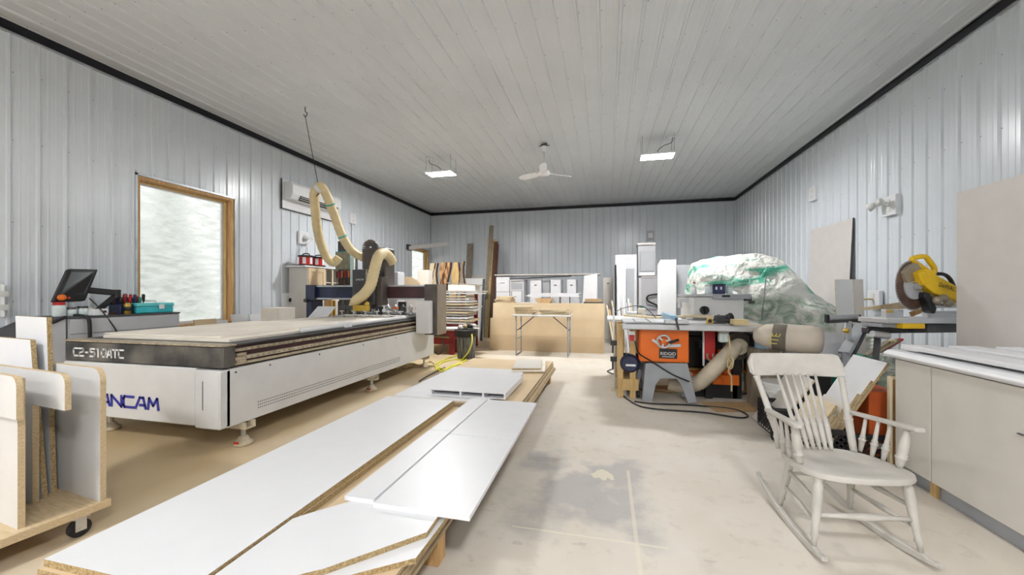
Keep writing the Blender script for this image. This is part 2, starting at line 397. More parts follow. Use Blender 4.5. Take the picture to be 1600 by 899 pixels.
# ------------------------------------------------------------------ room shell
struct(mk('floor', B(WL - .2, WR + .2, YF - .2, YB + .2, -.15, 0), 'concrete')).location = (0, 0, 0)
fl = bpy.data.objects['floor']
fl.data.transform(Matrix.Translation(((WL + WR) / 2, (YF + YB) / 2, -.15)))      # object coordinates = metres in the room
PITCH = .2286
def profile(u0, u1):
    "section of a ribbed liner sheet: (u, height)"
    pts = []; u = u0
    while u < u1 - 1e-4:
        pts += [(u, 0), (u + .007, .021), (u + .030, .021), (u + .042, 0), (u + .095, 0), (u + .10, .002), (u + .115, .002), (u + .12, 0), (u + .165, 0), (u + .17, .002), (u + .185, .002), (u + .19, 0)]
        u += PITCH
    pts.append((u, 0))
    return pts
def sheet_wall(root, P, U, N, length, height, m, holes=(), up=(0, 0, 1), ww=None):
    "children sheets of a wall whose inner plane starts at P and runs along U; N points into the room"
    P, U, N, up = Vector(P), Vector(U), Vector(N), Vector(up); n = int(math.ceil(length / (4 * PITCH))); shared = None
    for i in range(n):
        a = i * 4 * PITCH; b = a + 4 * PITCH
        hs = [h for h in holes if h[0] < b and h[1] > a]
        clip = b > length
        if not hs and not clip and shared:
            o = bpy.data.objects.new('panel', shared); C.objects.link(o); o.parent = root
            o.location = P + U * a - root.location
            continue
        mb = MB(); pr = profile(0, 4 * PITCH)
        for (u, d), (u2, d2) in zip(pr, pr[1:]):
            if a + u >= length: break
            u2 = min(u2, length - a)
            iv = [(0, height)]
            for h in hs:
                if a + u < h[1] - .003 and a + u2 > h[0] + .003: iv = [(0, h[2]), (h[3], height)]
            for z0, z1 in iv:
                mb.add([U * u + N * d + up * z0, U * u2 + N * d2 + up * z0, U * u2 + N * d2 + up * z1, U * u + N * d + up * z1], [(0, 1, 2, 3)])
        me_o = mk('panel', mb, m, root, local=True)
        me_o.location = P + U * a - root.location
        if not hs and not clip: shared = me_o.data
def screws(root, P, U, N, V, length, rows, lim):
    mb = MB(); P, U, N, V = Vector(P), Vector(U), Vector(N), Vector(V); u = .055
    while u < length:
        for r in rows:
            if lim and lim(u, r): continue
            c = P + U * u + V * (r + random.uniform(-.02, .02)); q = .006
            mb.add([c + U * q, c + V * q, c - U * q, c - V * q, c + N * .007], [(0, 1, 4), (1, 2, 4), (2, 3, 4), (3, 0, 4)])
        u += PITCH
    o = mk('screw_head', mb, 'screw', root); o['kind'] = 'stuff'
W1 = (4.007, 5.447, .80, 2.95); W2 = (11.78, 13.08, 1.05, 2.86)
def wall_mb_x(x0, x1, holes):
    mb = MB(); ys = [YF] + sorted(sum([[h[0], h[1]] for h in holes], [])) + [YB]
    for a, b in zip(ys, ys[1:]):
        h = [q for q in holes if q[0] == a]
        if h: mb.box(x0, x1, a, b, 0, h[0][2]); mb.box(x0, x1, a, b, h[0][3], ZC)
        else: mb.box(x0, x1, a, b, 0, ZC)
    return mb
wl = struct(mk('wall_left', wall_mb_x(WL - .18, WL, [W1, W2]), 'liner'))
hl = [(h[0] - YF, h[1] - YF, h[2], h[3]) for h in (W1, W2)]
sheet_wall(wl, (WL + .001, YF, 0), (0, 1, 0), (1, 0, 0), YB - YF, ZC, 'liner', hl)
screws(wl, (WL + .002, YF, 0), (0, 1, 0), (1, 0, 0), (0, 0, 1), YB - YF, (.45, 1.25, 2.1, 3.0, 3.75), lambda u, r: any(h[0] - .05 < u < h[1] + .05 and h[2] < r < h[3] for h in hl))
wr = struct(mk('wall_right', B(WR, WR + .18, YF, YB, 0, ZC), 'liner'))
sheet_wall(wr, (WR - .001, YB, 0), (0, -1, 0), (-1, 0, 0), YB - YF, ZC, 'liner')
screws(wr, (WR - .002, YB, 0), (0, -1, 0), (-1, 0, 0), (0, 0, 1), YB - YF, (.45, 1.25, 2.1, 3.0, 3.75), None)
wb = struct(mk('wall_back', B(WL, WR, YB, YB + .18, 0, ZC), 'liner'))
sheet_wall(wb, (WL, YB - .001, 0), (1, 0, 0), (0, -1, 0), WR - WL, ZC, 'liner')
screws(wb, (WL, YB - .002, 0), (1, 0, 0), (0, -1, 0), (0, 0, 1), WR - WL, (2.1, 3.0, 3.75), None)
wf = struct(mk('wall_front', B(WL, WR, YF - .18, YF, 0, ZC), 'liner'))
sheet_wall(wf, (WR, YF + .001, 0), (-1, 0, 0), (0, 1, 0), WR - WL, ZC, 'liner')
ce = struct(mk('ceiling', B(WL, WR, YF, YB, ZC, ZC + .15), 'ceil'))
sheet_wall(ce, (WL, YF, ZC - .001), (1, 0, 0), (0, 0, -1), WR - WL, YB - YF, 'ceil', up=(0, 1, 0))
screws(ce, (WL, YF, ZC - .002), (1, 0, 0), (0, 0, -1), (0, 1, 0), WR - WL, [k * .61 + .2 for k in range(30)], None)
for i, (bx, fx) in enumerate((((WL, WL + .045, YF, YB), (WL, WL + .032, YF, YB)), ((WR - .045, WR, YF, YB), (WR - .032, WR, YF, YB)), ((WL, WR, YB - .045, YB), (WL, WR, YB - .032, YB)))):
    t = struct(mk('trim_%d' % (i + 1), B(*bx, ZC - .115, ZC - .017), 'blacktrim'))
    mk('channel', B(*fx, ZC - .135, ZC - .115), 'galv', t)
t = struct(mk('trim_4', B(WL + .001, WL + .04, YB - .04, YB - .001, 0, ZC - .135), 'galv'))
t = struct(mk('trim_5', B(WR - .04, WR - .001, YB - .04, YB - .001, 0, ZC - .135), 'liner'))

def window(n, W, label):
    y0, y1, z0, z1 = W; t = .038
    root = struct(mk('window_%d' % n, MB().box(WL - .19, WL - .145, y0 + t, y1 - t, z0 + t, z0 + t + .05).box(WL - .19, WL - .145, y0 + t, y1 - t, z1 - t - .05, z1 - t)
          .box(WL - .19, WL - .145, y0 + t, y0 + t + .06, z0 + t + .05, z1 - t - .05).box(WL - .19, WL - .145, y1 - t - .06, y1 - t, z0 + t + .05, z1 - t - .05), 'white', bevel=.006))
    mk('pane', B(WL - .172, WL - .164, y0 + t + .05, y1 - t - .05, z0 + t + .04, z1 - t - .04), 'filmpane', root)
    for a in ((y0, y0 + t, z0, z1), (y1 - t, y1, z0, z1), (y0 + t, y1 - t, z1 - t, z1), (y0 + t, y1 - t, z0, z0 + t)):
        mk('jamb', B(WL - .18, WL + .012, *a), 'timber', root)
    for a in ((y1 - t - .03, y1 - t, z0 + t, z1 - t), (y0 + t, y1 - t - .03, z1 - t - .03, z1 - t)):
        mk('stop_strip', B(WL - .14, WL - .09, *a), 'pine', root)
    for a in ((y0 - .03, y0, z0, z1 + .03), (y1, y1 + .012, z0, z1 + .03), (y0 - .03, y1 + .012, z1, z1 + .03)):
        mk('casing_channel', B(WL, WL + .03, *a), 'galv', root)
    root['label'] = label
window(1, W1, 'large film covered window framed in raw timber behind the router console')
window(2, W2, 'small window with raw timber frame by the back corner')
# outside: snowy ground and conifers seen dimly through the film
struct(mk('ground', B(-40, WL - .25, -30, 40, -.5, -.3), 'snow'))
def conifer(x, y, h, label):
    t = thing('conifer', label, 'tree', (x, y, -.3), 0, 'trees outside the left windows')
    mk('trunk', MB().cyl((x, y, -.3), (x, y, h), .12, 8, .03), 'bark', t)
    mb = MB()
    for k in range(9):
        z = .5 + k * (h - .6) / 9; r = (1.9 - k * .19) * h / 7; rs = []
        for zz, q in ((z, r), (z + .35, r * .62), (z + 1.0 * h / 7, .06)):
            rs.append([(x + q * (1 + .28 * math.sin(j * 3.1 + k)) * math.cos(j * .4189), y + q * (1 + .28 * math.sin(j * 3.1 + k)) * math.sin(j * .4189), zz - .1 * (j % 2)) for j in range(15)])
        mb.rings(rs)
    mk('foliage', mb, 'conifer', t)
conifer(-13.0, 7.4, 6.5, 'frosty green conifer standing outside, seen dimly through the large window centre')
conifer(-15.0, 10.6, 5.5, 'frosty conifer outside the large window, farther and to the right')
conifer(-10.6, 3.6, 3.2, 'shorter frosty conifer outside the large window, at its left')

# ------------------------------------------------------------------ lamps and fan
def lamp(cx, cy, label, vis=True):
    z = 3.9
    t = thing('ceiling_light', label, 'light', (cx, cy, z), 0, 'hanging LED panels')
    a, b = .30, .165
    f = MB().box(cx - a, cx + a, cy - b, cy - b + .012, z, z + .03).box(cx - a, cx + a, cy + b - .012, cy + b, z, z + .03).box(cx - a, cx - a + .012, cy - b + .012, cy + b - .012, z, z + .03).box(cx + a - .012, cx + a, cy - b + .012, cy + b - .012, z, z + .03).box(cx - a + .012, cx + a - .012, cy - b + .012, cy + b - .012, z + .02, z + .03)
    mk('frame', f, 'white', t)
    mk('diffuser', B(cx - a + .012, cx + a - .012, cy - b + .012, cy + b - .012, z + .004, z + .019), 'lampwhite_far' if cy > 5 else 'lampwhite', t)
    for sx in (-1, 1):
        for sy in (-1, 1):
            mk('wire', MB().cyl((cx + sx * (a - .02), cy + sy * (b - .02), z + .03), (cx + sx * (a - .02), cy + sy * (b - .02), ZC), .0025, 5), 'darkgrey', t)
    s = 1 if cx > 0 else -1
    mk('cord', MB().tube(smoothpath([(cx, cy, z + .03), (cx + .02 * s, cy, z + .12), (cx + .12 * s, cy, z + .2), (cx + .24 * s, cy, z + .24), (cx + .28 * s, cy, z + .30), (cx + .27 * s, cy, ZC)]), .006, 6), 'black', t, smooth=True)
    mk('junction_plate', B(cx - .33 if s < 0 else cx + .2, cx - .2 if s < 0 else cx + .33, cy - .05, cy + .05, ZC - .022, ZC - .001), 'white', t)
lamp(-3.47, 7.86, 'lit rectangular LED panel hanging left of the ceiling fan')
lamp(.94, 7.81, 'lit rectangular LED panel hanging right of the ceiling fan')
lamp(-3.47, -1.1, 'lit LED panel just behind the viewpoint on the left')
lamp(.94, -1.1, 'lit LED panel just behind the viewpoint on the right')
lamp(-3.47, -4.3, 'lit LED panel by the front wall on the left')
lamp(.94, -4.3, 'lit LED panel by the front wall on the right')
def fan():
    x, y = -1.182, 7.62; z = 3.69
    t = thing('ceiling_fan', 'white three blade ceiling fan on a short rod between the lamps', 'fan', (x, y, z))
    mk('mount', MB().box(x - .06, x + .06, y - .03, y + .03, ZC - .06, ZC - .012).box(x - .11, x + .11, y - .008, y + .008, ZC - .05, ZC - .04), 'darkgrey', t)
    mk('canopy', MB().lathe((x, y, ZC - .06), (x, y, ZC - .16), [(0, .06), (.3, .062), (.8, .05), (1, .03)], 16), 'white', t, smooth=True)
    mk('rod', MB().cyl((x, y, ZC - .16), (x, y, z + .06), .013, 8), 'white', t, smooth=True)
    mk('hub', MB().lathe((x, y, z + .07), (x, y, z - .06), [(0, .04), (.2, .10), (.6, .12), (.85, .1), (1, .04)], 18), 'white', t, smooth=True)
    for k in range(3):
        a = math.radians(-84 + 120 * k)
        d = Vector((math.cos(a), math.sin(a), 0)); s = Vector((-d.y, d.x, 0)); tw = .35
        rs = []
        for q, wd in ((.08, .07), (.2, .14), (.36, .15), (.52, .13), (.6, .06)):
            c = Vector((x, y, z)) + d * q
            n = s * math.cos(tw) + Vector((0, 0, 1)) * math.sin(tw); m2 = Vector((0, 0, .006))
            rs.append([c - n * wd * .5 - m2, c + n * wd * .5 - m2, c + n * wd * .5 + m2, c - n * wd * .5 + m2])
        mk('blade', MB().rings(rs), 'white', t)
fan()

# ------------------------------------------------------------------ things on the walls
def ac():
    y0, y1 = 6.50, 7.97; z0, z1 = 3.20, 3.55; x = WL
    t = thing('air_conditioner', 'white split air conditioner on the left wall above the outlet', 'air conditioner', (x, (y0 + y1) / 2, z0))
    mk('backing_board', B(x + .018, x + .04, 6.45, 8.0, 3.02, 3.60), 'white', t)
    mk('board_edge', MB().box(x + .018, x + .045, 6.435, 6.45, 3.0, 3.60).box(x + .018, x + .045, 6.435, 8.0, 3.0, 3.018), 'darkgrey', t)
    pr = [(.04, z0), (.19, z0 + .01), (.245, z0 + .10), (.24, z1 - .06), (.20, z1), (.04, z1)]
    mk('body', MB().rings([[(x + a, yy, z) for a, z in pr] for yy in (y0, y1)]), 'acwhite', t, bevel=.015, seg=2)
    mk('vent', MB().rings([[(x + a, yy, z) for a, z in ((.198, z0 + .005), (.25, z0 + .095), (.232, z0 + .10), (.18, z0 + .01))] for yy in (y0 + .2, y1 - .12)]), 'black', t)
    for k in range(2): mk('louver', B(x + .215 + k * .02, x + .235 + k * .02, y0 + .21, y1 - .13, z0 + .03 + k * .035, z0 + .036 + k * .035), 'acwhite', t)
ac()
def wallbox(x0, y0, x1, y1, X, label, cat='outlet', lamp=False, s=1):
    a = px(x0, (y0 + y1) / 2, X=X); b = px(x1, (y0 + y1) / 2, X=X); z1 = px((x0 + x1) / 2, y0, X=X).z; z0 = px((x0 + x1) / 2, y1, X=X).z
    ya, yb = sorted((a.y, b.y))
    t = thing('wall_box', label, cat, (X, (ya + yb) / 2, z0))
    mk('plate', B(X, X + s * .05, ya, yb, z0, z1), 'white', t, bevel=.006)
    ym = (ya + yb) / 2; zm = (z0 + z1) / 2; h = (z1 - z0)
    for k in (-1, 1): mk('socket', B(X + s * .05, X + s * .056, ym - .03, ym + .03, zm + k * h * .2 - .03, zm + k * h * .2 + .03), 'bucket', t)
    return t, ym, zm
xl = WL + .018; xr = WR - .018
t, ym, zm = wallbox(465, 362, 480, 382, xl, 'white outlet box with plug beside the air conditioner hose')
mk('plug', MB().cyl((xl + .05, ym, zm), (xl + .14, ym, zm), .05, 10).tube(smoothpath([(xl + .1, ym, zm), (xl + .17, ym + .1, zm - .02), (xl + .16, ym - .06, zm - .2), (xl + .16, ym - .1, zm - .5)]), .012, 6), 'bucket', t, smooth=True)
t, ym, zm = wallbox(440, 458, 456, 480, xl, 'white socket box low on the left wall with black plug')
mk('plug', MB().ball((xl + .07, ym + .03, zm), (.04, .05, .05), 8).tube(smoothpath([(xl + .08, ym + .03, zm), (xl + .12, ym + .12, zm - .05), (xl + .1, ym + .14, zm - .4)]), .01, 6), 'black', t, smooth=True)
t, ym, zm = wallbox(545, 334, 554, 350, xl, 'small white wall box high on left wall with conduit below')
mk('conduit', MB().cyl((xl + .02, ym, zm - .1), (xl + .02, ym, zm - .95), .012, 6), 'galv', t)
wallbox(0, 444, 4, 496, xl, 'white outlet box at the left picture edge')
wallbox(1268, 292, 1278, 314, xr, 'small blank white cover plate on the right wall', s=-1)
t, ym, zm = wallbox(1384, 306, 1406, 337, xr, 'white wall box with two small swivel lamps on the right wall', cat='wall lamp', s=-1)
mk('bracket', MB().cyl((xr - .05, ym, zm + .02), (xr - .13, ym + .03, zm + .05), .03, 10), 'bucket', t)
for k in (-1, 1): mk('lamp_head', MB().lathe((xr - .12, ym + .03 + k * .06, zm + .06), (xr - .19, ym + .07 + k * .10, zm + .03 - k * .02), [(0, .025), (.5, .05), (1, .06)], 12), 'bucket', t, smooth=True)
t, ym, zm = wallbox(1361, 454, 1380, 482, xr, 'white outlet box low on right wall behind the saw stand', s=-1)
mk('plug', MB().tube(smoothpath([(xr - .05, ym, zm), (xr - .16, ym, zm), (xr - .2, ym + .1, zm - .06), (xr - .12, ym + .3, zm - .25)]), .014, 6), 'cordtan', t, smooth=True)
X0, X1, Z1, Z0 = rect(1010, 361, 1022, 376, YB)
t = thing('wall_box', 'small grey switch box on the back wall', 'outlet', ((X0 + X1) / 2, YB - .02, Z0))
mk('plate', B(X0, X1, YB - .07, YB - .018, Z0, Z1), 'console', t, bevel=.006); mk('socket', B(X0 + .05, X1 - .05, YB - .078, YB - .07, Z0 + .08, Z1 - .08), 'white', t)

# ------------------------------------------------------------------ CNC router
def cnc():
    xl_, xr_, yf, yb = -4.91, -3.07, 2.586, 6.63
    t = thing('cnc_router', 'long white flatbed CNC router with black front band and dusty bed', 'machine', ((xl_ + xr_) / 2, (yf + yb) / 2, 0))
    mk('base', B(xl_ + .05, xr_ - .03, yf + .06, yb, .21, .69), 'cncwhite', t, bevel=.01)
    sp = mk('side_panel', B(xr_ - .03, xr_, yf + .02, yb, .203, .69), 'cncwhite', t, bevel=.004)
    mb = MB()
    for k in range(120):
        for r in range(3): mb.box(xr_, xr_ + .0015, yf + .32 + k * .021, yf + .329 + k * .021, .285 + r * .026, .294 + r * .026)
    o = mk('vent_hole', mb, 'darkgrey', sp); o['kind'] = 'stuff'
    for yy in (yf + .1, yf + .45, yf + 1.1, yf + 1.9, yf + 2.7, yf + 3.6):
        mk('bolt', MB().cyl((xr_, yy, .655), (xr_ + .006, yy, .655), .008, 6), 'darkgrey', sp)
    fp = mk('front_panel', B(xl_, xr_ - .27, yf - .03, yf + .06, .215, .70), 'cncwhite', t, bevel=.01)
    cp = mk('corner_pillar', B(xr_ - .262, xr_, yf - .045, yf + .06, .203, .69), 'cncwhite', t, bevel=.012)
    mk('slot', B(xr_ - .175, xr_ - .168, yf - .047, yf - .044, .36, .60), 'darkgrey', cp)
    strokes('lettering', 'CANCAM', 'blueink', fp, px(139, 630.5, Y=yf - .03), px(248, 620, Y=yf - .03).x - px(139, 620, Y=yf - .03).x, .092, .022, .22)
    band = mk('front_band', B(xl_, xr_ + .005, yf - .02, yf + .10, .705, .885), 'bandblack', t, bevel=.01)
    strokes('lettering', 'C2-510ATC', 'whiteink', band, px(116, 555.5, Y=yf - .02), px(193.5, 550, Y=yf - .02).x - px(116, 550, Y=yf - .02).x, .068, .015, .3)
    mk('band_lip', B(xl_ - .01, xr_ + .01, yf - .03, yf + .10, .885, .897), 'rail', t)
    # side recess with rails
    mk('recess', B(xr_ - .06, xr_ - .05, yf + .10, yb, .69, .88), 'maroon', t)
    for z, r in ((.84, .014), (.765, .017), (.72, .012)):
        mk('linear_rail', B(xr_ - .05, xr_ - .008, yf + .10, yb - .05, z - r, z + r), 'rail' if z > .8 else 'railtan', t, bevel=.006)
    mb = MB()
    for z in (.765, .84):
        for k in range(60): mb.box(xr_ - .008, xr_ - .006, yf + .2 + k * .06, yf + .212 + k * .06, z - .004, z + .004)
    mk('rail_bolt', mb, 'darkgrey', t)['kind'] = 'stuff'
    for z in (.80, .74):
        mk('rail_clip', B(xr_ - .05, xr_ + .004, yf + .11, yf + .2, z - .012, z + .012), 'rail', t)
    mk('bed_frame', B(xl_ + .03, xr_ - .06, yf + .10, yb, .69, .895), 'bandblack', t)
    mk('spoil_board', B(xl_ + .18, xr_ - .14, yf + .16, yb - .25, .895, .925), ['spoil'], t, bevel=.004)
    mk('edge_sheet', B(xl_ + .10, xr_ - .30, yf + .22, yf + 1.9, .925, .937), 'spoil', t)
    mk('bed_tube', MB().cyl((xr_ - .10, yf + .95, .928), (xr_ - .10, yb - .1, .928), .03, 12), 'cncwhite', t, smooth=True)
    mk('tube_clamp', B(xr_ - .16, xr_ - .05, yf + 1.62, yf + 1.74, .9, .965), 'white', t)
    mk('bed_lip', B(xl_ + .0, xr_ + .0, yf + .10, yb, .885, .896), 'darkgrey', t)
    # levelling feet
    for fx, fy in ((xr_ - .05, yf + .2), (xr_ - .05, 4.72), (xl_ + .2, yf + .2), (xl_ + .2, 4.72), (xr_ - .1, 6.4)):
        fo = mk('levelling_foot', MB().box(fx - .12, fx + .10, fy - .05, fy + .05, .15, .165).box(fx - .12, fx + .10, fy - .05, fy - .04, .165, .21).box(fx - .12, fx + .10, fy + .04, fy + .05, .165, .21), 'foot', t)
        mk('screw_jack', MB().cyl((fx + .02, fy, .06), (fx + .02, fy, .19), .02, 8), 'steel', fo)
        mk('foot_pad', MB().lathe((fx + .02, fy, .0), (fx + .02, fy, .075), [(0, .075), (.35, .075), (.6, .05), (1, .035)], 14), 'foot', fo, smooth=True)
        mk('red_tag', B(fx + .0, fx + .05, fy - .078, fy - .07, .03, .045), 'red', fo)
    # gantry
    gy = 6.1; rx0, rx1 = px(664, 480, Y=gy).x, px(684, 480, Y=gy).x; lx0 = px(478, 470, Y=gy).x
    mk('gantry_beam', B(lx0 + .2, rx0, gy + .06, gy + .30, 1.235, 1.44), 'navy', t)
    mk('beam_panel', B(px(590, 457, Y=gy).x, rx0, gy + .045, gy + .06, 1.24, 1.44), 'maroon', t)
    for z in (1.452, 1.222):
        mk('beam_rail', B(lx0 + .2, rx0, gy + .02, gy + .28, z - .014, z + .014), 'galv', t)
    mk('gantry_leg', B(lx0, lx0 + .2, gy - .02, gy + .34, 1.19, 1.475), 'navy', t, bevel=.01)
    mk('gantry_leg', B(lx0, lx0 + .12, gy + .0, gy + .30, .70, 1.19), 'navy', t, bevel=.01)
    lg = mk('gantry_leg', B(rx0, rx1, gy - .03, gy + .33, .62, 1.475), 'gunbrown', t, bevel=.008)
    mk('leg_side_cover', B(rx1, rx1 + .012, gy - .03, gy + .33, .62, 1.475), 'legside', lg)
    X0, X1, Z1, Z0 = rect(653, 470, 674, 521, gy - .1)
    mk('leg_cover', B(X0, X1, gy - .18, gy - .031, Z0, Z1), 'cncwhite', t, bevel=.01)
    mk('cable_plug', MB().cyl((lx0 + .03, gy - .06, 1.19), (lx0 + .03, gy - .0, 1.19), .035, 10), 'darkgrey', t)
    # head carriage
    X0, X1, Z1, Z0 = rect(551, 421, 586, 476, gy - .2)
    hd = mk('spindle_head', B(X0, X1, gy - .22, gy + .06, Z0, Z1), 'darkgrey', t, bevel=.02, seg=2)
    text('lettering', 'CANCAM', 'whiteink', hd, px(556, 438.5, Y=gy - .22), (1, 0, 0), (0, 0, 1), .15, .03)
    mk('head_trim', B(X1 - .16, X1 - .13, gy - .226, gy - .22, Z0, Z1), 'rail', hd)
    X2, X3, Z3, Z2 = rect(571, 388, 606, 446, gy + .1)
    mk('motor_column', B(X2, X3, gy + .02, gy + .34, Z2, Z3), 'gunbrown', t, bevel=.02)
    mk('lower_body', B(X1 - .02, X1 + .1, gy - .16, gy + .05, Z0 - .02, Z1 - .12), 'gunbrown', t, bevel=.015)
    # cable chain arch
    c0 = px(578, 384, Y=gy + .05); mb = MB(); k = 0
    path = [px(571.5, 420, Y=gy + .05) + (px(571.5, 388, Y=gy + .05) - px(571.5, 420, Y=gy + .05)) * (i / 9) for i in range(10)]
    r = .095; cc = path[-1] + Vector((r, 0, 0))
    path += [cc + Vector((-r * math.cos(a), 0, r * math.sin(a))) for a in [math.pi * i / 12 for i in range(1, 13)]]
    path += [path[-1] + Vector((0, 0, -.04 * i)) for i in range(1, 4)]
    ch = None
    for p, q in zip(path, path[1:]):
        ch = mk('chain_link', MB().bar(p, p.lerp(q, .82), .11, .055, up=(0, 1, 0)), 'gunbrown', t)
    # dust shoe
    c = px(566, 482, Y=gy - .2)
    mk('dust_shoe', MB().box(c.x - .26, c.x + .2, gy - .42, gy - .02, c.z - .01, c.z + .05).box(c.x - .10, c.x + .22, gy - .36, gy - .06, c.z + .05, c.z + .10), 'darkgrey', t, bevel=.01)
    mk('yellow_clamp', MB().box(c.x - .02, c.x + .26, gy - .44, gy - .36, c.z - .04, c.z + .06).ball((c.x + .24, gy - .42, c.z + .08), .045, 8), 'gold', t, bevel=.008)
    mk('spindle', MB().lathe((c.x + .02, gy - .2, c.z), (c.x + .02, gy - .2, .95), [(0, .06), (.5, .06), (.6, .03), (.9, .02), (1, .006)], 12), 'steel', t, smooth=True)
    # tool changer rack
    ry = gy + .42
    mk('tool_rack', B(lx0 + .7, rx0 - .1, ry, ry + .08, .925, .97), 'galv', t)
    n = 9
    for i in range(n):
        x = lx0 + .85 + i * (rx0 - lx0 - 1.0) / n
        th_ = mk('tool_holder', MB().lathe((x, ry - .06, .925), (x, ry - .06, 1.12), [(0, .04), (.25, .045), (.3, .03), (.5, .03), (.55, .05), (.8, .05), (.85, .02), (1, .015)], 10), 'steel' if i % 3 else 'darkgrey', t, smooth=True)
        if i % 3 == 2: mk('collar', MB().cyl((x, ry - .06, 1.04), (x, ry - .06, 1.07), .055, 10), 'orange', th_)
    for i in range(6):
        x = px(540 + i * 18, 488, Y=gy - .25).x
        pd = mk('hold_down', MB().box(x - .06, x + .10, gy - .45, gy - .38, .925, .955).cyl((x + .05, gy - .415, .955), (x + .05, gy - .415, 1.03), .012, 6).cyl((x + .05, gy - .415, 1.02), (x + .05, gy - .415, 1.035), .04, 8), 'steel', t)
    # rear cover between base and floor cabinet
    mk('rear_cover', B(xl_ + .1, xr_ - .1, yb, yb + .06, .25, .66), 'cncwhite', t)
    return gy, lx0, rx0
GY, LX0, RX0 = cnc()
# dust hoses
def hose(name, pts, r, m, label, cat='hose', rings=True):
    t = thing(name, label, cat, tuple(pts[0]))
    P = smoothpath(pts, 8); R = [r * (1 + (.045 if i % 2 else -.03)) for i in range(len(P))] if rings else r
    mk('duct', MB().tube(P, R, 14), m, t, smooth=True)
    return t, P
hp = [px(530, 402, Y=6.5), px(521, 411, Y=6.45), px(508, 398, Y=6.3), px(497, 365, Y=6.0), px(493, 330, Y=5.8), px(491, 306, Y=5.7), px(496, 294, Y=5.65), px(503, 293, Y=5.68), px(511, 307, Y=5.75), px(522, 335, Y=5.9), px(535, 370, Y=6.05), px(550, 392, Y=6.2), px(570, 404, Y=6.35), px(585, 407, Y=6.5)]
t, P = hose('dust_hose', hp, .075, 'hose', 'ribbed beige dust hose looped up and hung from ceiling wire')
for q in (24 + 44, 24 + 56):
    if q < len(P) - 1:
        a = P[q]; d = (P[q + 1] - P[q - 1]).normalized()
        mk('tape_band', MB().cyl(a - d * .012, a + d * .012, .081, 14), 'tealtape', t, smooth=True)
mk('hook_collar', MB().tube([hp[6] + Vector((0, 0, -.02)), hp[6] + Vector((.05, 0, .01))], .084, 14), 'white', t, smooth=True)
hk = px(477, 167, Z=ZC); top = px(497, 288, Y=5.65)
t = thing('hanging_wire', 'thin steel wire from ceiling hook holding the dust hose', 'wire', tuple(top))
mk('hook', MB().tube(smoothpath([hk, hk + Vector((0, 0, -.07)), hk + Vector((.035, 0, -.11)), hk + Vector((0, 0, -.16)), hk + Vector((-.03, 0, -.12))], 5), .008, 6), 'darkgrey', t, smooth=True)
mk('wire', MB().cyl(hk + Vector((0, 0, -.155)), top, .006, 6), 'darkgrey', t)
mk('loop', MB().tube(smoothpath([top, top + Vector((.06, 0, -.1)), top + Vector((-.06, .02, -.2))], 5), .008, 6), 'darkgrey', t)
hp = [px(613, 411, Y=6.3), px(607, 401, Y=6.2), px(599, 396, Y=6.05), px(591, 402, Y=5.85), px(585, 422, Y=5.75), px(579, 446, Y=5.7), px(568, 461, Y=5.7), px(557, 470, Y=5.75), px(553.5, 480, Y=5.85)]
hose('dust_hose', hp, .088, 'hose', 'thick beige dust hose curving down front of the spindle head')
# sheets lying on the bed end: drawing and boards
p = px(497, 497, Y=5.95)
one('drawing_sheet', MB().prism([(0, 0), (.34, 0), (.34, .42), (0, .42)], .003, px(481, 497, Y=5.62), (1, .1, 0), (.16, .38, .45)), 'paper', 'printed white drawing sheet leaning under the gantry left end', 'paper')

# ------------------------------------------------------------------ router console against the left wall
def console():
    x1 = -5.66; x0 = WL + .05; y0, y1 = 2.99, 4.12; z1 = 1.07
    t = thing('control_cabinet', 'light grey control cabinet with dark sloped end by the window', 'cabinet', ((x0 + x1) / 2, (y0 + y1) / 2, 0))
    mk('body', B(x0, x1 - .01, y0, y1, .05, z1 - .02), 'console', t, bevel=.004)
    mk('top', B(x0, x1 + .005, y0 - .02, y1 + .005, z1 - .02, z1), 'darkgrey', t)
    mk('drawer_front', B(x1 - .01, x1 + .004, y0 + .01, y1 - .003, z1 - .19, z1 - .03), 'console', t, bevel=.003)
    for a, b in ((y0 + .01, y0 + .60), (y0 + .606, y1 - .003)): mk('door', B(x1 - .01, x1 + .004, a, b, .08, z1 - .20), 'console', t, bevel=.003)
    ys = y0 - .42
    mk('sloped_end', MB().rings([[(x0, y0 - .02, .05), (x1, y0 - .02, .05), (x1, y0 - .02, z1 - .01), (x0, y0 - .02, z1 - .01)], [(x0, ys, .05), (x1, ys, .05), (x1, ys, z1 - .22), (x0, ys, z1 - .22)]]), 'console', t, bevel=.006)
    q = [(x0, y0 - .03, z1 - .008), (x1, y0 - .03, z1 - .008), (x1, ys + .01, z1 - .215), (x0, ys + .01, z1 - .215)]
    sl = mk('slope_panel', MB().rings([q, [Vector(v) + Vector((0, -.006, .012)) for v in q]]), 'darkgrey', t)
    mk('knob', MB().ball((x1 - .15, y0 - .22, z1 - .09), .025, 8), 'steel', sl)
    mk('edge_seal', MB().tube([(x1 + .006, y0 - .03, z1), (x1 + .006, ys, z1 - .2), (x1 + .006, ys, .08)], .016, 8), 'black', t)
    mk('cable', MB().tube(smoothpath([(x1 - .1, y0 + .10, z1 + .01), (x1 + .01, y0 + .14, z1 - .01), (x1 + .03, y0 + .16, z1 - .1), (x1 + .03, y0 + .16, .5)]), .018, 8), 'black', t, smooth=True)
    mk('cable', MB().tube(smoothpath([(x1 - .12, y0 + .24, z1 + .2), (x1 - .02, y0 + .30, z1 + .05), (x1 + .015, y0 + .42, z1 - .2), (x1 + .03, y0 + .5, .6)]), .007, 6), 'black', t, smooth=True)
    return x0, x1, y0, y1, z1
cx0, cx1, cy0, cy1, cz = console()
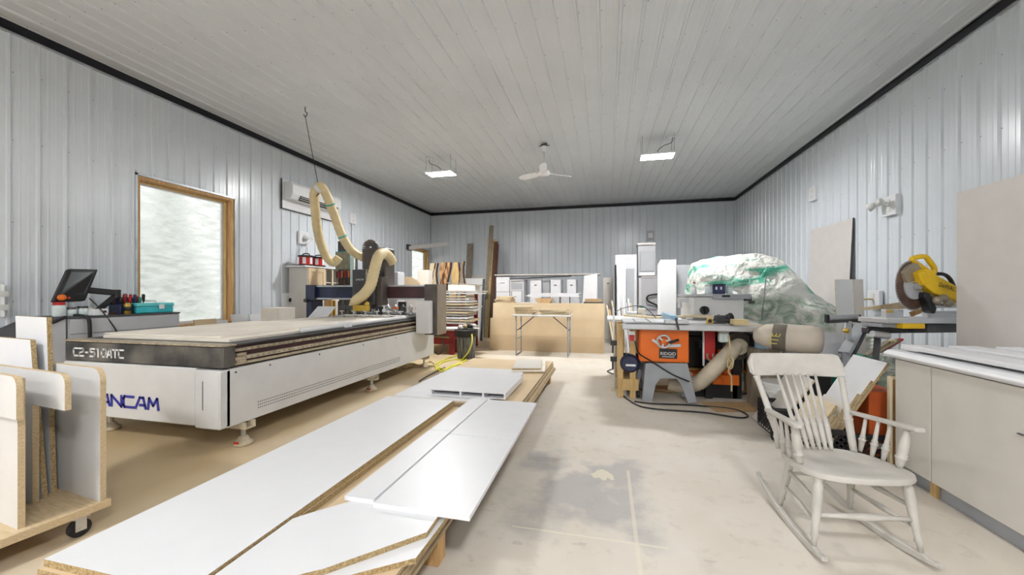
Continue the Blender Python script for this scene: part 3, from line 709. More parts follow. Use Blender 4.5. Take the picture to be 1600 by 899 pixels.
def monitor():
    # corners of the screen housing in the picture, standing on the console
    Xp = cx1 - .12
    tl, tr, br, bl = px(108, 420, D=4.35), px(154, 421, D=4.6), px(134, 470, D=4.5), px(84, 471, D=4.18)
    n = (tr - tl).cross(bl - tl).normalized()
    if n.x < 0: n = -n
    t = thing('control_monitor', 'black tilted touchscreen with orange stop knob on a jointed arm', 'monitor', (Xp, (cy0 + cy1) / 2, cz))
    o = [tl, tr, br, bl]
    mk('housing', MB().rings([o, [v - n * .07 for v in o]]), 'black', t, bevel=.012, seg=2)
    def q(u, v): return tl.lerp(tr, u).lerp(bl.lerp(br, u), v)
    mk('screen', MB().rings([[q(.07, .06) + n * .002, q(.9, .06) + n * .002, q(.9, .8) + n * .002, q(.07, .8) + n * .002], [q(.07, .06) + n * .005, q(.9, .06) + n * .005, q(.9, .8) + n * .005, q(.07, .8) + n * .005]]), 'screen', t)
    k = q(.12, .91)
    mk('stop_knob', MB().lathe(k, k + n * .06, [(0, .02), (.4, .02), (.5, .034), (1, .03)], 14), 'orange', t, smooth=True)
    for u in (.3, .4): mk('button', MB().cyl(q(u, .91), q(u, .91) + n * .012, .012, 8), 'red', t)
    a = q(.7, .6) - n * .08; b = px(183, 458, X=cx1 - .2); c = px(149, 479, X=cx1 - .25); c.z = cz + .03
    mk('arm', MB().bar(a, b + Vector((0, 0, .0)), .05, .07), 'black', t, bevel=.01)
    mk('arm', MB().bar(b + Vector((0, 0, -.02)), c, .045, .06), 'black', t, bevel=.01)
    mk('joint', MB().cyl(b + Vector((0, 0, -.06)), b + Vector((0, 0, .04)), .035, 12), 'black', t)
    mk('arm_base', MB().cyl((c.x, c.y, cz), (c.x, c.y, cz + .06), .05, 12), 'black', t)
monitor()
def on_console(x, dx=.18): p = px(x, 484, X=cx1 - dx); return p.y
def tool_caddy():
    y = on_console(205); x = cx1 - .22
    t = thing('tool_caddy', 'dark cup rack full of red and black handled drivers by window', 'tool rack', (x, y, cz))
    mk('rack', MB().box(x - .10, x + .10, y - .15, y + .17, cz, cz + .12).box(x - .10, x - .05, y - .15, y + .17, cz + .12, cz + .2), 'navy', t, bevel=.006)
    for i in range(12):
        a = x - .08 + .15 * (i % 2) * .6 + random.uniform(0, .03); b = y - .13 + i * .025; h = random.uniform(.2, .27)
        mk('driver', MB().lathe((a, b, cz + .1), (a + random.uniform(-.02, .02), b, cz + h), [(0, .006), (.3, .006), (.35, .015), (.9, .018), (1, .01)], 8), ('red', 'black', 'bluebox', 'red', 'greenplastic')[i % 5], t, smooth=True)
tool_caddy()
y = on_console(199, .08); x = cx1 - .08
t = thing('spray_bottle', 'small yellow and black bottle in front of the driver rack', 'bottle', (x, y, cz))
mk('body', MB().lathe((x, y, cz), (x, y, cz + .14), [(0, .032), (.85, .032), (.95, .02), (1, .016)], 12), 'gold', t, smooth=True)
mk('cap', MB().cyl((x, y, cz + .14), (x, y, cz + .17), .016, 10), 'black', t); mk('label_band', MB().cyl((x, y, cz + .04), (x, y, cz + .09), .033, 12), 'black', t, smooth=True)
ya, yb_ = px(211, 480, X=cx1 - .1).y, px(269, 480, X=cx1 - .1).y
t = thing('plastic_case', 'turquoise translucent plastic case with white latch on the console', 'tool case', (cx1 - .16, (ya + yb_) / 2, cz))
mk('tray', B(cx1 - .30, cx1 - .07, ya, yb_, cz, cz + .085), 'turq', t, bevel=.015, seg=2)
mk('lid', B(cx1 - .305, cx1 - .065, ya - .006, yb_ + .006, cz + .085, cz + .13), 'turqlid', t, bevel=.012, seg=2)
mk('latch', B(cx1 - .066, cx1 - .055, (ya + yb_) / 2 + .03, (ya + yb_) / 2 + .09, cz + .05, cz + .11), 'white', t)
mk('handle', MB().tube(smoothpath([(cx1 - .2, ya + .12, cz + .13), (cx1 - .2, ya + .13, cz + .155), (cx1 - .2, yb_ - .15, cz + .155), (cx1 - .2, yb_ - .14, cz + .13)]), .012, 8), 'white', t)
for i, (xx, wd, h, m, lab) in enumerate(((72, .11, .16, 'red', 'red lidded jar at the left end of the console'), (86, .09, .10, 'clear', 'clear tub between the red jar and the monitor'), (112, .10, .11, 'clear', 'smoky round tub under the touchscreen'))):
    y = px(xx, 488, X=cx1 - .15).y; x = cx1 - .15; y = max(y, cy0 + .0 + i * .1)
    t = thing('jar', lab, 'jar', (x, y, cz)); mk('body', MB().lathe((x, y, cz), (x, y, cz + h * .8), [(0, wd * .42), (.1, wd * .5), (.9, wd * .5), (1, wd * .4)], 14), m if i else 'clear', t, smooth=True)
    mk('lid', MB().cyl((x, y, cz + h * .8), (x, y, cz + h), wd * .45, 14), 'red' if i == 0 else 'darkgrey', t)
y = px(155, 487, X=cx1 - .06).y
t = thing('small_box', 'small white electronics box with dark button on the console edge', 'box', (cx1 - .08, y, cz)); mk('shell', B(cx1 - .12, cx1 - .03, y - .07, y + .07, cz, cz + .075), 'white', t, bevel=.006); mk('button', B(cx1 - .03, cx1 - .027, y + .02, y + .05, cz + .03, cz + .055), 'black', t)
y = px(137, 484, X=cx1 - .15).y
one('wood_offcut', MB().prism([(0, 0), (.2, 0), (.13, .09), (.05, .07)], .12, (cx1 - .24, y - .1, cz), (0, 1, 0), (0, 0, 1)), 'palewood', 'pale wedge of wood behind the white electronics box', 'offcut')
one('wood_offcut', MB().prism([(0, 0), (.26, -.02), (.3, .03), (.05, .05)], .02, (cx1 - .2, px(165, 487, X=cx1 - .15).y, cz), (.1, 1, 0), (-1, .1, 0)), 'darkwood', 'thin dark stick lying between white box and driver rack', 'offcut')

# ------------------------------------------------------------------ stuff along the left wall
def lean_x(name, Yc0, Yc1, h, xb, m, label, cat='panel', th=.018, top=.04, me=None, z=0, group=None):
    "sheet standing on the floor, leaning back against the left wall"
    x_top = WL + top; d = Vector((x_top - xb, 0, h)).normalized()
    mb = MB().prism([(0, 0), (Yc1 - Yc0, 0), (Yc1 - Yc0, h), (0, h)], th, (xb, Yc0, z), (0, 1, 0), d, me=1 if me else 0)
    return one(name, mb, [m, me] if me else m, label, cat, group)
def ywall(x, X=-6.1): return px(x, 480, X=X).y
lean_x('board_offcut', ywall(303), ywall(338), .93, -5.95, 'mdf', 'tan offcut board standing left of the window jamb bottom', top=.15)
lean_x('board_offcut', ywall(339), ywall(362), .90, -6.0, 'white', 'white offcut standing under the window right jamb', top=.06)
lean_x('board_offcut', ywall(368), ywall(391), .98, -6.0, 'melamine', 'upright white melamine offcut right of the window jamb', top=.06)
lean_x('board_offcut', ywall(394), ywall(421), .97, -5.95, 'melamine', 'white melamine offcut beside a small grey one by the wall', top=.08)
lean_x('board_offcut', ywall(423), ywall(431), .93, -6.0, 'greydoor', 'small grey offcut between white offcut and socket box', top=.06)
lean_x('board_offcut', ywall(434), ywall(441), 1.02, -5.95, 'timber', 'orange brown plank end below the low socket box', top=.1)
lean_x('board_offcut', ywall(442), ywall(453), 1.06, -5.95, 'darkwood', 'dark red brown plank below the low socket box', top=.1)
one('carton', B(-5.6, -5.25, 5.35, 5.72, 0, 1.08), 'spoil', 'pale tan block shaped box at left of gantry end', 'box', bevel=.005)
def shop_cabinet():
    x0, x1 = WL + .06, -5.78; y0, y1 = 6.60, 7.7; z1 = px(462, 414, X=x1).z
    t = thing('tall_cabinet', 'white cabinet with tan shaker door and open shelves behind router', 'cabinet', ((x0 + x1) / 2, y0, 0))
    yf = y0
    mk('side_panel', B(x0, x1, y0, y0 + .02, 0, z1 - .02), 'cream', t)
    mk('side_panel', B(x0, x1, y1 - .02, y1, 0, z1 - .02), 'cream', t)
    mk('back_panel', B(x0, x0 + .02, y0 + .02, y1 - .02, 0, z1 - .02), 'cream', t)
    mk('top', B(x0, x1 + .03, y0 - .09, y1 + .02, z1 - .02, z1 + .005), 'white', t)
    mk('lower_front', B(x1 - .02, x1, y0 + .02, y1 - .02, 0, z1 - .62), 'cream', t)
    d = mk('door', B(x1 - .02, x1, y0 + .02, y0 + .52, z1 - .60, z1 - .03), 'mdf', t)
    for a in ((y0 + .02, y0 + .10, z1 - .6, z1 - .03), (y0 + .44, y0 + .52, z1 - .6, z1 - .03), (y0 + .10, y0 + .44, z1 - .6, z1 - .52), (y0 + .10, y0 + .44, z1 - .11, z1 - .03)): mk('door_rail', B(x1, x1 + .014, *a), 'mdf', d)
    for zz in (z1 - .62, z1 - .33): mk('shelf', B(x0 + .02, x1 - .02, y0 + .52, y1 - .02, zz, zz + .02), 'cream', t)
    mk('face_stile', B(x1 - .02, x1 + .0, y0 + .73, y0 + .77, z1 - .6, z1 - .03), 'palewood', t)
    return x0, x1, y0, y1, z1
bx0, bx1, by0, by1, bz = shop_cabinet()
def red_reel(x, y, label):
    t = thing('wire_reel', label, 'reel', (x, y, bz + .005), 0, 'red reels on the cabinet top'); z = bz + .005
    mk('drum', MB().cyl((x, y, z + .03), (x, y, z + .19), .125, 20), 'red', t, smooth='auto')
    for zz in (z, z + .185): mk('flange', MB().cyl((x, y, zz), (x, y, zz + .03), .15, 12), 'black', t)
    for k in (-.6, .5): mk('stripe', MB().obox((x + .118 * math.cos(k - .5), y + .118 * math.sin(k - .5), z + .11), (.02, .06, .13), Matrix.Rotation(k - .5, 3, 'Z')), 'white', t)
    mk('handle', MB().tube(smoothpath([(x - .1, y, z + .2), (x - .06, y, z + .25), (x + .06, y, z + .25), (x + .1, y, z + .2)]), .012, 6), 'black', t)
red_reel(bx1 - .16, by0 + .15, 'red and black reel on the cabinet, nearer the socket')
red_reel(bx1 - .16, by0 + .50, 'red and black reel on the cabinet, nearer the hose')
one('grey_tray', MB().box(bx0 + .0, bx0 + .11, by0 - .05, by0 + .3, bz + .005, bz + .05), 'greydoor', 'grey tray behind the red reels on the cabinet top', 'tray', bevel=.01)
def tool_board():
    # grey-green board with taped edge standing behind the gantry with hand tools below
    Y = 7.0; X0, X1, Z1, Z0 = rect(525, 394, 546, 421, Y)
    t = thing('tool_board', 'grey green board with teal taped edges and hanging hand tools', 'tool board', ((X0 + X1) / 2, Y, 0))
    mk('post', B(X0 + .05, X1 + .16, Y + .03, Y + .06, 0, Z1 - .02), 'bingrey', t)
    mk('board', B(X0, X1, Y, Y + .02, Z0, Z1), 'greyboard', t)
    for a in ((X0 - .012, X0, Z0, Z1), (X1, X1 + .012, Z0, Z1), (X0, X1, Z1, Z1 + .012)): mk('tape_edge', B(a[0], a[1], Y - .003, Y + .023, a[2], a[3]), 'tealtape', t)
    mk('side_strip', B(X1 + .03, X1 + .12, Y - .02, Y + .03, Z0 - .35, Z1 - .06), 'clear', t)
    for i in range(8):
        x = X0 + .03 + i * (X1 - X0) / 8; zt = Z0 - .02 - random.uniform(0, .06)
        q = mk('hand_tool', MB().cyl((x, Y - .01, zt), (x, Y - .01, zt - .14), .018, 8), ('black', 'red', 'bluebox', 'orange')[i % 4], t)
        mk('shank', MB().cyl((x, Y - .01, zt - .14), (x, Y - .01, zt - .42), .008, 6), 'bundle', q)
tool_board()
X0, X1, Z1, Z0 = rect(528, 377, 540, 396, 7.6)
one('dark_board', B(X0, X1, 7.6, 7.63, 0, Z1), 'darkgrey', 'narrow dark panel standing up behind the grey green board', 'panel')

# ------------------------------------------------------------------ panel cart at the left edge
def cart():
    a = math.radians(-7); O = (-2.76, 1.62)
    t = thing('panel_cart', 'plywood panel cart with rounded white dividers on casters', 'cart', (O[0], O[1], 0), a)
    L = dict(local=True)
    mk('base', MB().box(-.95, 0, -1.0, .02, .112, .155), 'plywood', t, bevel=.002, **L)
    for x, y in ((-.035, -.10), (-.85, -.10), (-.035, -.88), (-.85, -.88)):
        c = mk('caster', MB().cyl((x - .014, y, .047), (x + .014, y, .047), .047, 18), 'rubber', t, smooth='auto', **L)
        mk('fork', MB().box(x - .03, x + .03, y - .035, y + .035, .104, .112).box(x + .018, x + .024, y - .022, y + .022, .035, .106).box(x - .024, x - .018, y - .022, y + .022, .035, .106), 'steel', c, **L)
        mk('axle', MB().cyl((x - .03, y, .047), (x + .03, y, .047), .01, 8), 'steel', c, **L)
    def rpoly(x0, x1, z0, z1, r=.06, low=None):
        p = [(x0, z0), (x1, z0)] + [(x1 - r + r * math.cos(k), z1 - r + r * math.sin(k)) for k in [math.pi / 2 * i / 6 for i in range(7)]] + [(x0, z1)]
        return p
    # rear divider, full height
    mk('divider', MB().prism(rpoly(-.85, -.005, .155, .905, .07), .026, (0, 0, 0), (1, 0, 0), (0, 0, 1), me=1), ['cncwhite', 'plywood'], t, **L)
    # two front dividers: stem with a rounded head board
    for y, xs, xh, zt, zb in ((-.145, -.33, .075, .912, .725), (-.29, -.045, .02, .925, .715)):
        d = mk('divider', MB().prism([(-.85, .155), (xs, .155), (xs, zt - .02), (-.85, zt - .02)], .026, (0, y, 0), (1, 0, 0), (0, 0, 1), me=1), ['cncwhite', 'plywood'], t, **L)
        mk('head_board', MB().prism(rpoly(-.85, xh, zb, zt, .055), .024, (0, y - .027, 0), (1, 0, 0), (0, 0, 1), me=1), ['cncwhite', 'plywood'], d, **L)
    return a, O
ca, co = cart()
def cart_board(x0, x1, yb, yt, h, m, label, lx=0):
    M = Matrix.Translation((co[0], co[1], 0)) @ Matrix.Rotation(ca, 4, 'Z')
    v = Vector((lx, yt - yb, h)); mb = MB().prism([(x0, 0), (x1, 0), (x1, 1), (x0, 1)], .022, (0, yb, .1555), (1, 0, 0), tuple(v), me=1)
    mb.v = [M @ q for q in mb.v]
    return one('board_offcut', mb, [m, 'particle'], label, 'board', 'boards stored on the cart')
cart_board(-.78, -.40, -.05, -.035, 1.03, 'melamine', 'tallest white chipboard offcut standing in the panel cart', lx=-.10)
cart_board(-.80, -.36, -.10, -.09, .90, 'white', 'medium white offcut with brown edge in front of the tallest one', lx=-.17)

# ------------------------------------------------------------------ sheet stacks on the floor
def flat(poly, z0, z1, mats=('melamine', 'particle'), label='', name='panel_board', cat='panel', group='sheet goods on the floor'):
    return one(name, MB().prism(poly, z1 - z0, (0, 0, z0), (1, 0, 0), (0, 1, 0), me=1), list(mats), label, cat, group)
def R4(x0, x1, y0, y1, sk=0): return [(x0, y0), (x1, y0), (x1 - sk * (y1 - y0), y1), (x0 - sk * (y1 - y0), y1)]
MD = ('mdf', 'mdfedge'); WW = ('melamine', 'white')
nb = 0
for y in (1.30, 1.80, 3.20, 3.75, 5.70):
    one('pallet_block', B(-2.05, -.79, y - .045, y + .045, 0, .14), 'timber', ('rough timber bearer under the sheet stack, nearest the viewer', 'rough timber bearer under the sheet stack, second from front', 'rough timber bearer under the sheet stack, third from front', 'rough timber bearer under the far sheet stack near end', 'rough timber bearer under the far sheet stack far end')[nb], 'timber', 'timber bearers', bevel=.004); nb += 1
lab = 'tan MDF sheet in the near stack on the floor, layer %s'
words = ('lowest', 'second from bottom', 'third from bottom', 'fourth from bottom', 'fifth from bottom', 'topmost')
for k in range(6):
    z = .14 + k * .0192; d = (.004, -.01, .006, 0, -.012, .005)[k]
    flat(R4(-2.115 + d, -.785 + d, 1.03 + abs(d), 3.46), z, z + .019, MD, 'tan MDF sheet of the near floor stack, %s' % words[k], 'mdf_sheet', 'sheet')
for k in range(7):
    z = .14 + k * .0195; d = (.03, .045, .035, .0, .008, -.006, .0)[k]
    flat(R4(-2.08 + d, -.79 + d, 3.53 + abs(d) * .4, 5.98 - abs(d)), z, z + .019, MD, 'tan MDF sheet of the far floor stack, %s' % (words[:5] + ('sixth from bottom', 'topmost'))[k], 'mdf_sheet', 'sheet')
flat(R4(-2.10, -1.395, 1.02, 3.455), .256, .284, ('mdf', 'particle'), 'tan sheet directly beneath the long white panel', 'mdf_sheet', 'sheet')
flat(R4(-2.095, -1.40, 1.035, 3.46), .2845, .313, ('melamine', 'particle'), 'long white melamine panel on the left of near stack', 'melamine_panel')
flat([(-1.39, .95), (-1.13, 1.13), (-.735, 1.42), (-.728, 1.70), (-.728, 3.42), (-1.22, 3.42), (-1.22, 1.7), (-1.39, 1.5)], .256, .279, ('melamine', 'particle'), 'lower white panel with cut corner at front of the stack', 'melamine_panel')
flat([(-1.39, .93), (-1.3, 1.06), (-1.026, 1.252), (-.75, 1.548), (-.755, 1.76), (-.755, 3.40), (-1.205, 3.40), (-1.205, 1.715), (-1.337, 1.567), (-1.39, 1.5)], .2795, .303, ('melamine', 'particle'), 'upper white panel with cut corner at front of the stack', 'melamine_panel')
z0, z1 = .3035, .326
flat([(-1.262, 1.69), (-1.100, 1.69), (-1.098, 2.655), (-1.26, 2.655)], z0, z1, WW, 'narrow white strip board, nearer of the two strips', 'melamine_panel')
flat([(-1.258, 2.665), (-1.098, 2.665), (-1.088, 3.54), (-1.245, 3.54)], z0, z1, WW, 'narrow white strip board, farther of the two strips', 'melamine_panel')
flat([(-1.085, 1.665), (-.597, 1.665), (-.607, 2.60), (-1.083, 2.60)], z0, z1, WW, 'wide white panel at right of the narrow strips, nearer', 'melamine_panel')
flat([(-1.083, 2.612), (-.607, 2.612), (-.618, 3.525), (-1.075, 3.525)], z0, z1, WW, 'wide white panel at right of the narrow strips, farther', 'melamine_panel')
flat([(-2.085, 3.56), (-1.10, 3.56), (-1.03, 4.9), (-1.10, 5.12), (-2.06, 5.12)], .2777, .2965, WW, 'white melamine sheet on top of the far floor stack', 'melamine_panel')
def torsion():
    x0, x1, y0, y1, z0, z1 = -1.735, -.945, 3.66, 4.48, .2970, .357
    t = thing('hollow_shelf', 'white hollow shelf box with three open slots facing the viewer', 'shelf', ((x0 + x1) / 2, (y0 + y1) / 2, z0))
    mk('bottom_skin', B(x0, x1, y0, y1, z0, z0 + .01), 'white', t); mk('top_skin', B(x0, x1, y0, y1, z1 - .01, z1), 'melamine', t)
    for a in (x0, x0 + .40 * (x1 - x0), x0 + .70 * (x1 - x0), x1 - .018): mk('rib', B(a, a + .018, y0, y1, z0 + .01, z1 - .01), 'white', t)
    mk('rear_edge', B(x0 + .018, x1 - .018, y1 - .018, y1, z0 + .01, z1 - .01), 'white', t)
torsion()
zf = .2765
a, b, c, d = [px(x, y, Z=.30) for x, y in ((798, 580), (851.7, 579), (853, 562), (806, 562.5))]
def P2(*v): return [(q.x, q.y) for q in v]
flat(P2(px(799, 580.5, Z=.305), px(851.5, 580.5, Z=.305), px(853, 562, Z=.305), px(807, 562, Z=.305)), zf, .303, ('spoil', 'mdfedge'), 'lower pale board of the small pile on far stack end', 'board_offcut')
flat(P2(px(800, 575.5, Z=.328), px(845, 575.5, Z=.328), px(846, 562, Z=.328), px(807, 562, Z=.328)), .3035, .328, ('cream', 'mdfedge'), 'upper pale board of the small pile on far stack end', 'board_offcut')

# ------------------------------------------------------------------ back of the shop
def fbox(x0, y0, x1, y1, Y, dep, z0=None):
    X0, X1, Z1, Z0 = rect(x0, y0, x1, y1, Y)
    return B(X0, X1, Y, Y + dep, Z0 if z0 is None else z0, Z1)
# work bench with MDF sheets leaning against its front
def back_bench():
    t = thing('work_bench', 'low workbench covered with clutter behind the leaning MDF sheets', 'bench', (-1.35, 9.6, 0))
    mk('bench_top', B(-2.62, -.03, 9.06, 10.1, 1.02, 1.055), 'mdf', t)
    for x in (-2.55, -.15):
        for y in (9.15, 10.0): mk('leg', B(x - .045, x + .045, y - .045, y + .045, 0, 1.02), 'pine', t)
    mk('apron', B(-2.5, -.2, 9.98, 10.02, .85, 1.02), 'pine', t)
back_bench()
for k, (x0, x1, h, yb, yt, lab) in enumerate(((-2.63, -.07, .35, 8.76, 8.80, 'tan MDF sheet leaning on the bench, frontmost and lowest'), (-2.66, -.055, .74, 8.80, 8.89, 'tan MDF sheet leaning on the bench, middle height'), (-2.62, -.03, 1.10, 8.84, 9.0, 'tan MDF sheet leaning on the bench, tallest and rearmost'))):
    d = Vector((0, yt - yb, h)).normalized()
    one('mdf_sheet', MB().prism([(x0, 0), (x1, 0), (x1, h), (x0, h)], .022, (0, yb, 0), (1, 0, 0), tuple(d), me=1), [('mdf2', 'mdf', 'mdf3')[k], 'mdfedge'], lab, 'sheet', 'MDF sheets against the bench')
def fold_table():
    x0, x1, y0, y1, z = -1.93, -.70, 8.02, 8.62, .865
    t = thing('folding_table', 'narrow folding table with grey tube legs before the MDF sheets', 'table', ((x0 + x1) / 2, (y0 + y1) / 2, 0))
    mk('table_top', B(x0, x1, y0, y1, z - .03, z), 'bucket', t, bevel=.01)
    mk('top_rim', MB().box(x0 + .01, x1 - .01, y0 - .004, y0, z - .03, z - .012), 'steel', t)
    for s, x in ((1, x0 + .08), (-1, x1 - .06)):
        lf = mk('leg_frame', MB().tube([(x, y0 + .05, z - .03), (x, y0 + .05, .02)], .014, 8).tube([(x, y1 - .05, z - .03), (x, y1 - .05, .02)], .014, 8).tube([(x, y0 + .02, .018), (x, y1 - .02, .018)], .015, 8).tube([(x, y0 + .05, .35), (x, y1 - .05, .35)], .01, 8), 'sawgrey', t, smooth=True)
        mk('brace', MB().tube([(x, (y0 + y1) / 2, z - .33), (x + s * .36, (y0 + y1) / 2, z - .03)], .010, 8).tube([(x, y0 + .05, z - .33), (x, y1 - .05, z - .33)], .009, 8), 'darkgrey', t, smooth=True)
fold_table()
def pile(X0, Y0, z, n, w, l, label, m='palewood', th=.022, jit=.05, grp=None, rz=0):
    for k in range(n):
        a = random.uniform(-.18, .18) + rz; ww_ = w * random.uniform(.85, 1.05); ll = l * random.uniform(.85, 1.0)
        M = Matrix.Rotation(a, 3, 'Z'); c = (X0 + random.uniform(-jit, jit), Y0 + random.uniform(-.02, .02), z + (k + .5) * (th + .0008))
        one('board_offcut', MB().obox(c, (ww_, ll, th), M), m if not isinstance(m, (list, tuple)) else m[k % len(m)], label + ('' if n == 1 else ', ' + ('topmost' if k == n - 1 else ('lowest', 'second up', 'third up', 'fourth up', 'fifth up', 'sixth up')[k])), 'offcut', grp)
pile(-1.70, 8.3, .8655, 7, .42, .40, 'square pale offcut in the pile at folding table left end', ['palewood', 'mdf'], .024, .04, 'offcuts piled on the folding table left')
pile(-1.05, 8.2, .8655, 5, .62, .12, 'thin pale lath lying across the folding table right half', 'palewood', .022, .10, 'laths on the folding table')
pile(-1.10, 8.42, .8655, 5, .66, .12, 'thin pale lath at the back of the folding table', 'palewood', .022, .08, 'rear laths on the folding table')
pile(-2.40, 9.35, 1.0555, 7, .42, .40, 'square tan offcut piled on the bench left end', ['palewood', 'mdf'], .026, .05, 'offcuts piled on the bench left')
pile(-1.78, 9.3, 1.0555, 2, .46, .3, 'white paper covered board on bench beside the left pile', 'paper', .02, .03, 'white boards on the bench')
pile(-.62, 9.3, 1.0555, 1, .7, .3, 'long white board on the bench right half', 'white', .025, .0)
one('carton', MB().prism([(0, 0), (.28, 0), (.36, .14), (-.08, .14)], .26, (-1.62, 9.7, 1.0555), (1, 0, 0), (0, 0, 1)), 'cardboard', 'open tan cardboard tray on the bench middle', 'box')
for k, (x, m, lab) in enumerate(((-1.30, 'greydoor', 'left'), (-1.06, 'console', 'middle'), (-.83, 'greydoor', 'right'))):
    one('drawer_box', B(x, x + .2, 9.5, 9.8, 1.0555, 1.23), m, '%s one of three small grey boxes on the bench' % lab, 'box', 'small boxes on the bench', bevel=.006)
one('white_tray', MB().prism([(0, 0), (1.25, 0), (1.2, .05), (1.28, .09), (.1, .09), (-.1, .02)], .35, (-1.85, 9.86, 1.232), (1, 0, 0), (0, 0, 1)), 'paper', 'long white wrapped bundle lying over the small grey boxes', 'bundle')
bk = thing('book_stack', 'brown board on a black case at the bench right end', 'case', (-.28, 9.25, 1.0555))
mk('lower_case', B(-.5, -.06, 9.12, 9.4, 1.0555, 1.12), 'darkgrey', bk, bevel=.006); mk('upper_board', B(-.47, -.1, 9.15, 9.38, 1.12, 1.19), 'cardboard', bk)
# row of white base units behind the bench
def unit(x0, y0, x1, y1, Y, dep, label, parts, m='white', grp='white cabinet row by the back wall'):
    X0, X1, Z1, Z0 = rect(x0, y0, x1, y1, Y)
    t = thing('cabinet', label, 'cabinet', ((X0 + X1) / 2, Y + dep / 2, 0), 0, grp)
    mk('carcass', B(X0, X1, Y + .02, Y + dep, 0, Z1), m, t)
    if parts == 'drawers':
        n = 4; h = (Z1 - .1) / n
        for k in range(n):
            d = mk('drawer', B(X0 + .005, X1 - .005, Y, Y + .02, .1 + k * h + .006, .1 + (k + 1) * h - .006), m, t, bevel=.003)
            mk('handle', B((X0 + X1) / 2 - .06, (X0 + X1) / 2 + .06, Y - .02, Y, .1 + (k + .6) * h, .1 + (k + .6) * h + .015), 'steel', d)
    elif parts == 'door':
        d = mk('door', B(X0 + .005, X1 - .005, Y, Y + .02, .1, Z1 - .006), m, t, bevel=.003)
        mk('handle', B((X0 + X1) / 2 - .03, (X0 + X1) / 2 + .03, Y - .02, Y, Z1 - .16, Z1 - .14), 'darkgrey', d)
    elif parts == 'open':
        mk('recess_back', B(X0 + .02, X1 - .02, Y + .012, Y + .02, .6, Z1 - .09), 'greydoor', t)
        mk('shelf', B(X0 + .02, X1 - .02, Y, Y + .02, Z1 - .30, Z1 - .28), m, t)
        for xx in (X0, X1 - .02): mk('stile', B(xx, xx + .02, Y, Y + .02, 0, Z1), m, t)
        mk('door', B(X0 + .06, X1 - .06, Y + .0, Y + .012, .6, Z1 - .32), m, t)
    return X0, X1, Z1
unit(775, 433, 796, 470, 10.4, .6, 'white drawer unit at the left end of the back row', 'drawers')
unit(797, 437, 818, 470, 10.4, .6, 'open white unit with grey recess, second in back row', 'open')
unit(828, 437, 846, 470, 10.4, .6, 'white narrow door unit, third in the back row', 'door')
unit(847, 437, 859, 470, 10.45, .6, 'grey filler unit between two white narrow door units', 'none', 'greydoor')
unit(860, 437, 876, 470, 10.4, .6, 'white door unit with dark handle, fourth in back row', 'door')
unit(886, 437, 900, 470, 10.4, .6, 'white door unit before the tilted board, back row', 'door')
X0, X1, Z1, Z0 = rect(773, 429, 938, 434, 10.38)
one('counter_top', B(X0, X1, 10.36, 11.05, Z1 - .02, Z1 + .01), 'cream', 'long pale worktop board resting along the back cabinet row', 'worktop')
X0, X1, Z1, Z0 = rect(796, 434, 893, 437, 10.3)
one('dark_pipe', MB().tube([(X0, 10.34, Z0 + .02), (X1, 10.34, Z1 + .04)], .018, 8), 'darkgrey', 'thin dark pipe along the worktop front edge', 'pipe')
X0, X1, Z1, Z0 = rect(904, 431, 937, 475, 10.2)
one('leaning_door', MB().prism([(.1, 0), (X1 - X0, 0), (X1 - X0, Z1 + .05), (.2, Z1)], .03, (X0 - .06, 10.2, 0), (1, 0, 0), (0, .05, 1)), 'white', 'big white panel leaning at the right end of back cabinets', 'panel')
unit(942, 434, 958, 490, 10.6, .5, 'beige narrow cabinet standing right of the big white panel', 'door', 'cream')
# wood strips and mouldings leaning right of the bench
for k in range(9):
    xb = .08 + k * .055; m = ('palewood', 'pine', 'palewood', 'white', 'greywood', 'white', 'alu', 'white', 'palewood')[k]
    yb = 8.55 + (k % 3) * .12; h = (1.05, .95, 1.15, 1.2, 1.0, 1.25, 1.1, 1.2, 1.1)[k]
    one('wood_strip', MB().bar((xb + .12, yb, 0), (xb - (.06 if k < 3 else -.02), yb + .42, h), .03, .02), m, '%s thin strip leaning right of the MDF sheets, %s' % (('pale', 'orange', 'pale', 'white', 'grey', 'white', 'silver', 'white', 'pale')[k], ('first', 'second', 'third', 'fourth', 'fifth', 'sixth', 'seventh', 'eighth', 'ninth')[k] + ' from the sheets'), 'strip', 'strips leaning beside the bench')
one('red_pump', MB().lathe((.22, 8.3, .0), (.22, 8.3, .14), [(0, .07), (.6, .07), (1, .03)], 12), 'red', 'small red canister on the floor by the leaning strips', 'canister')
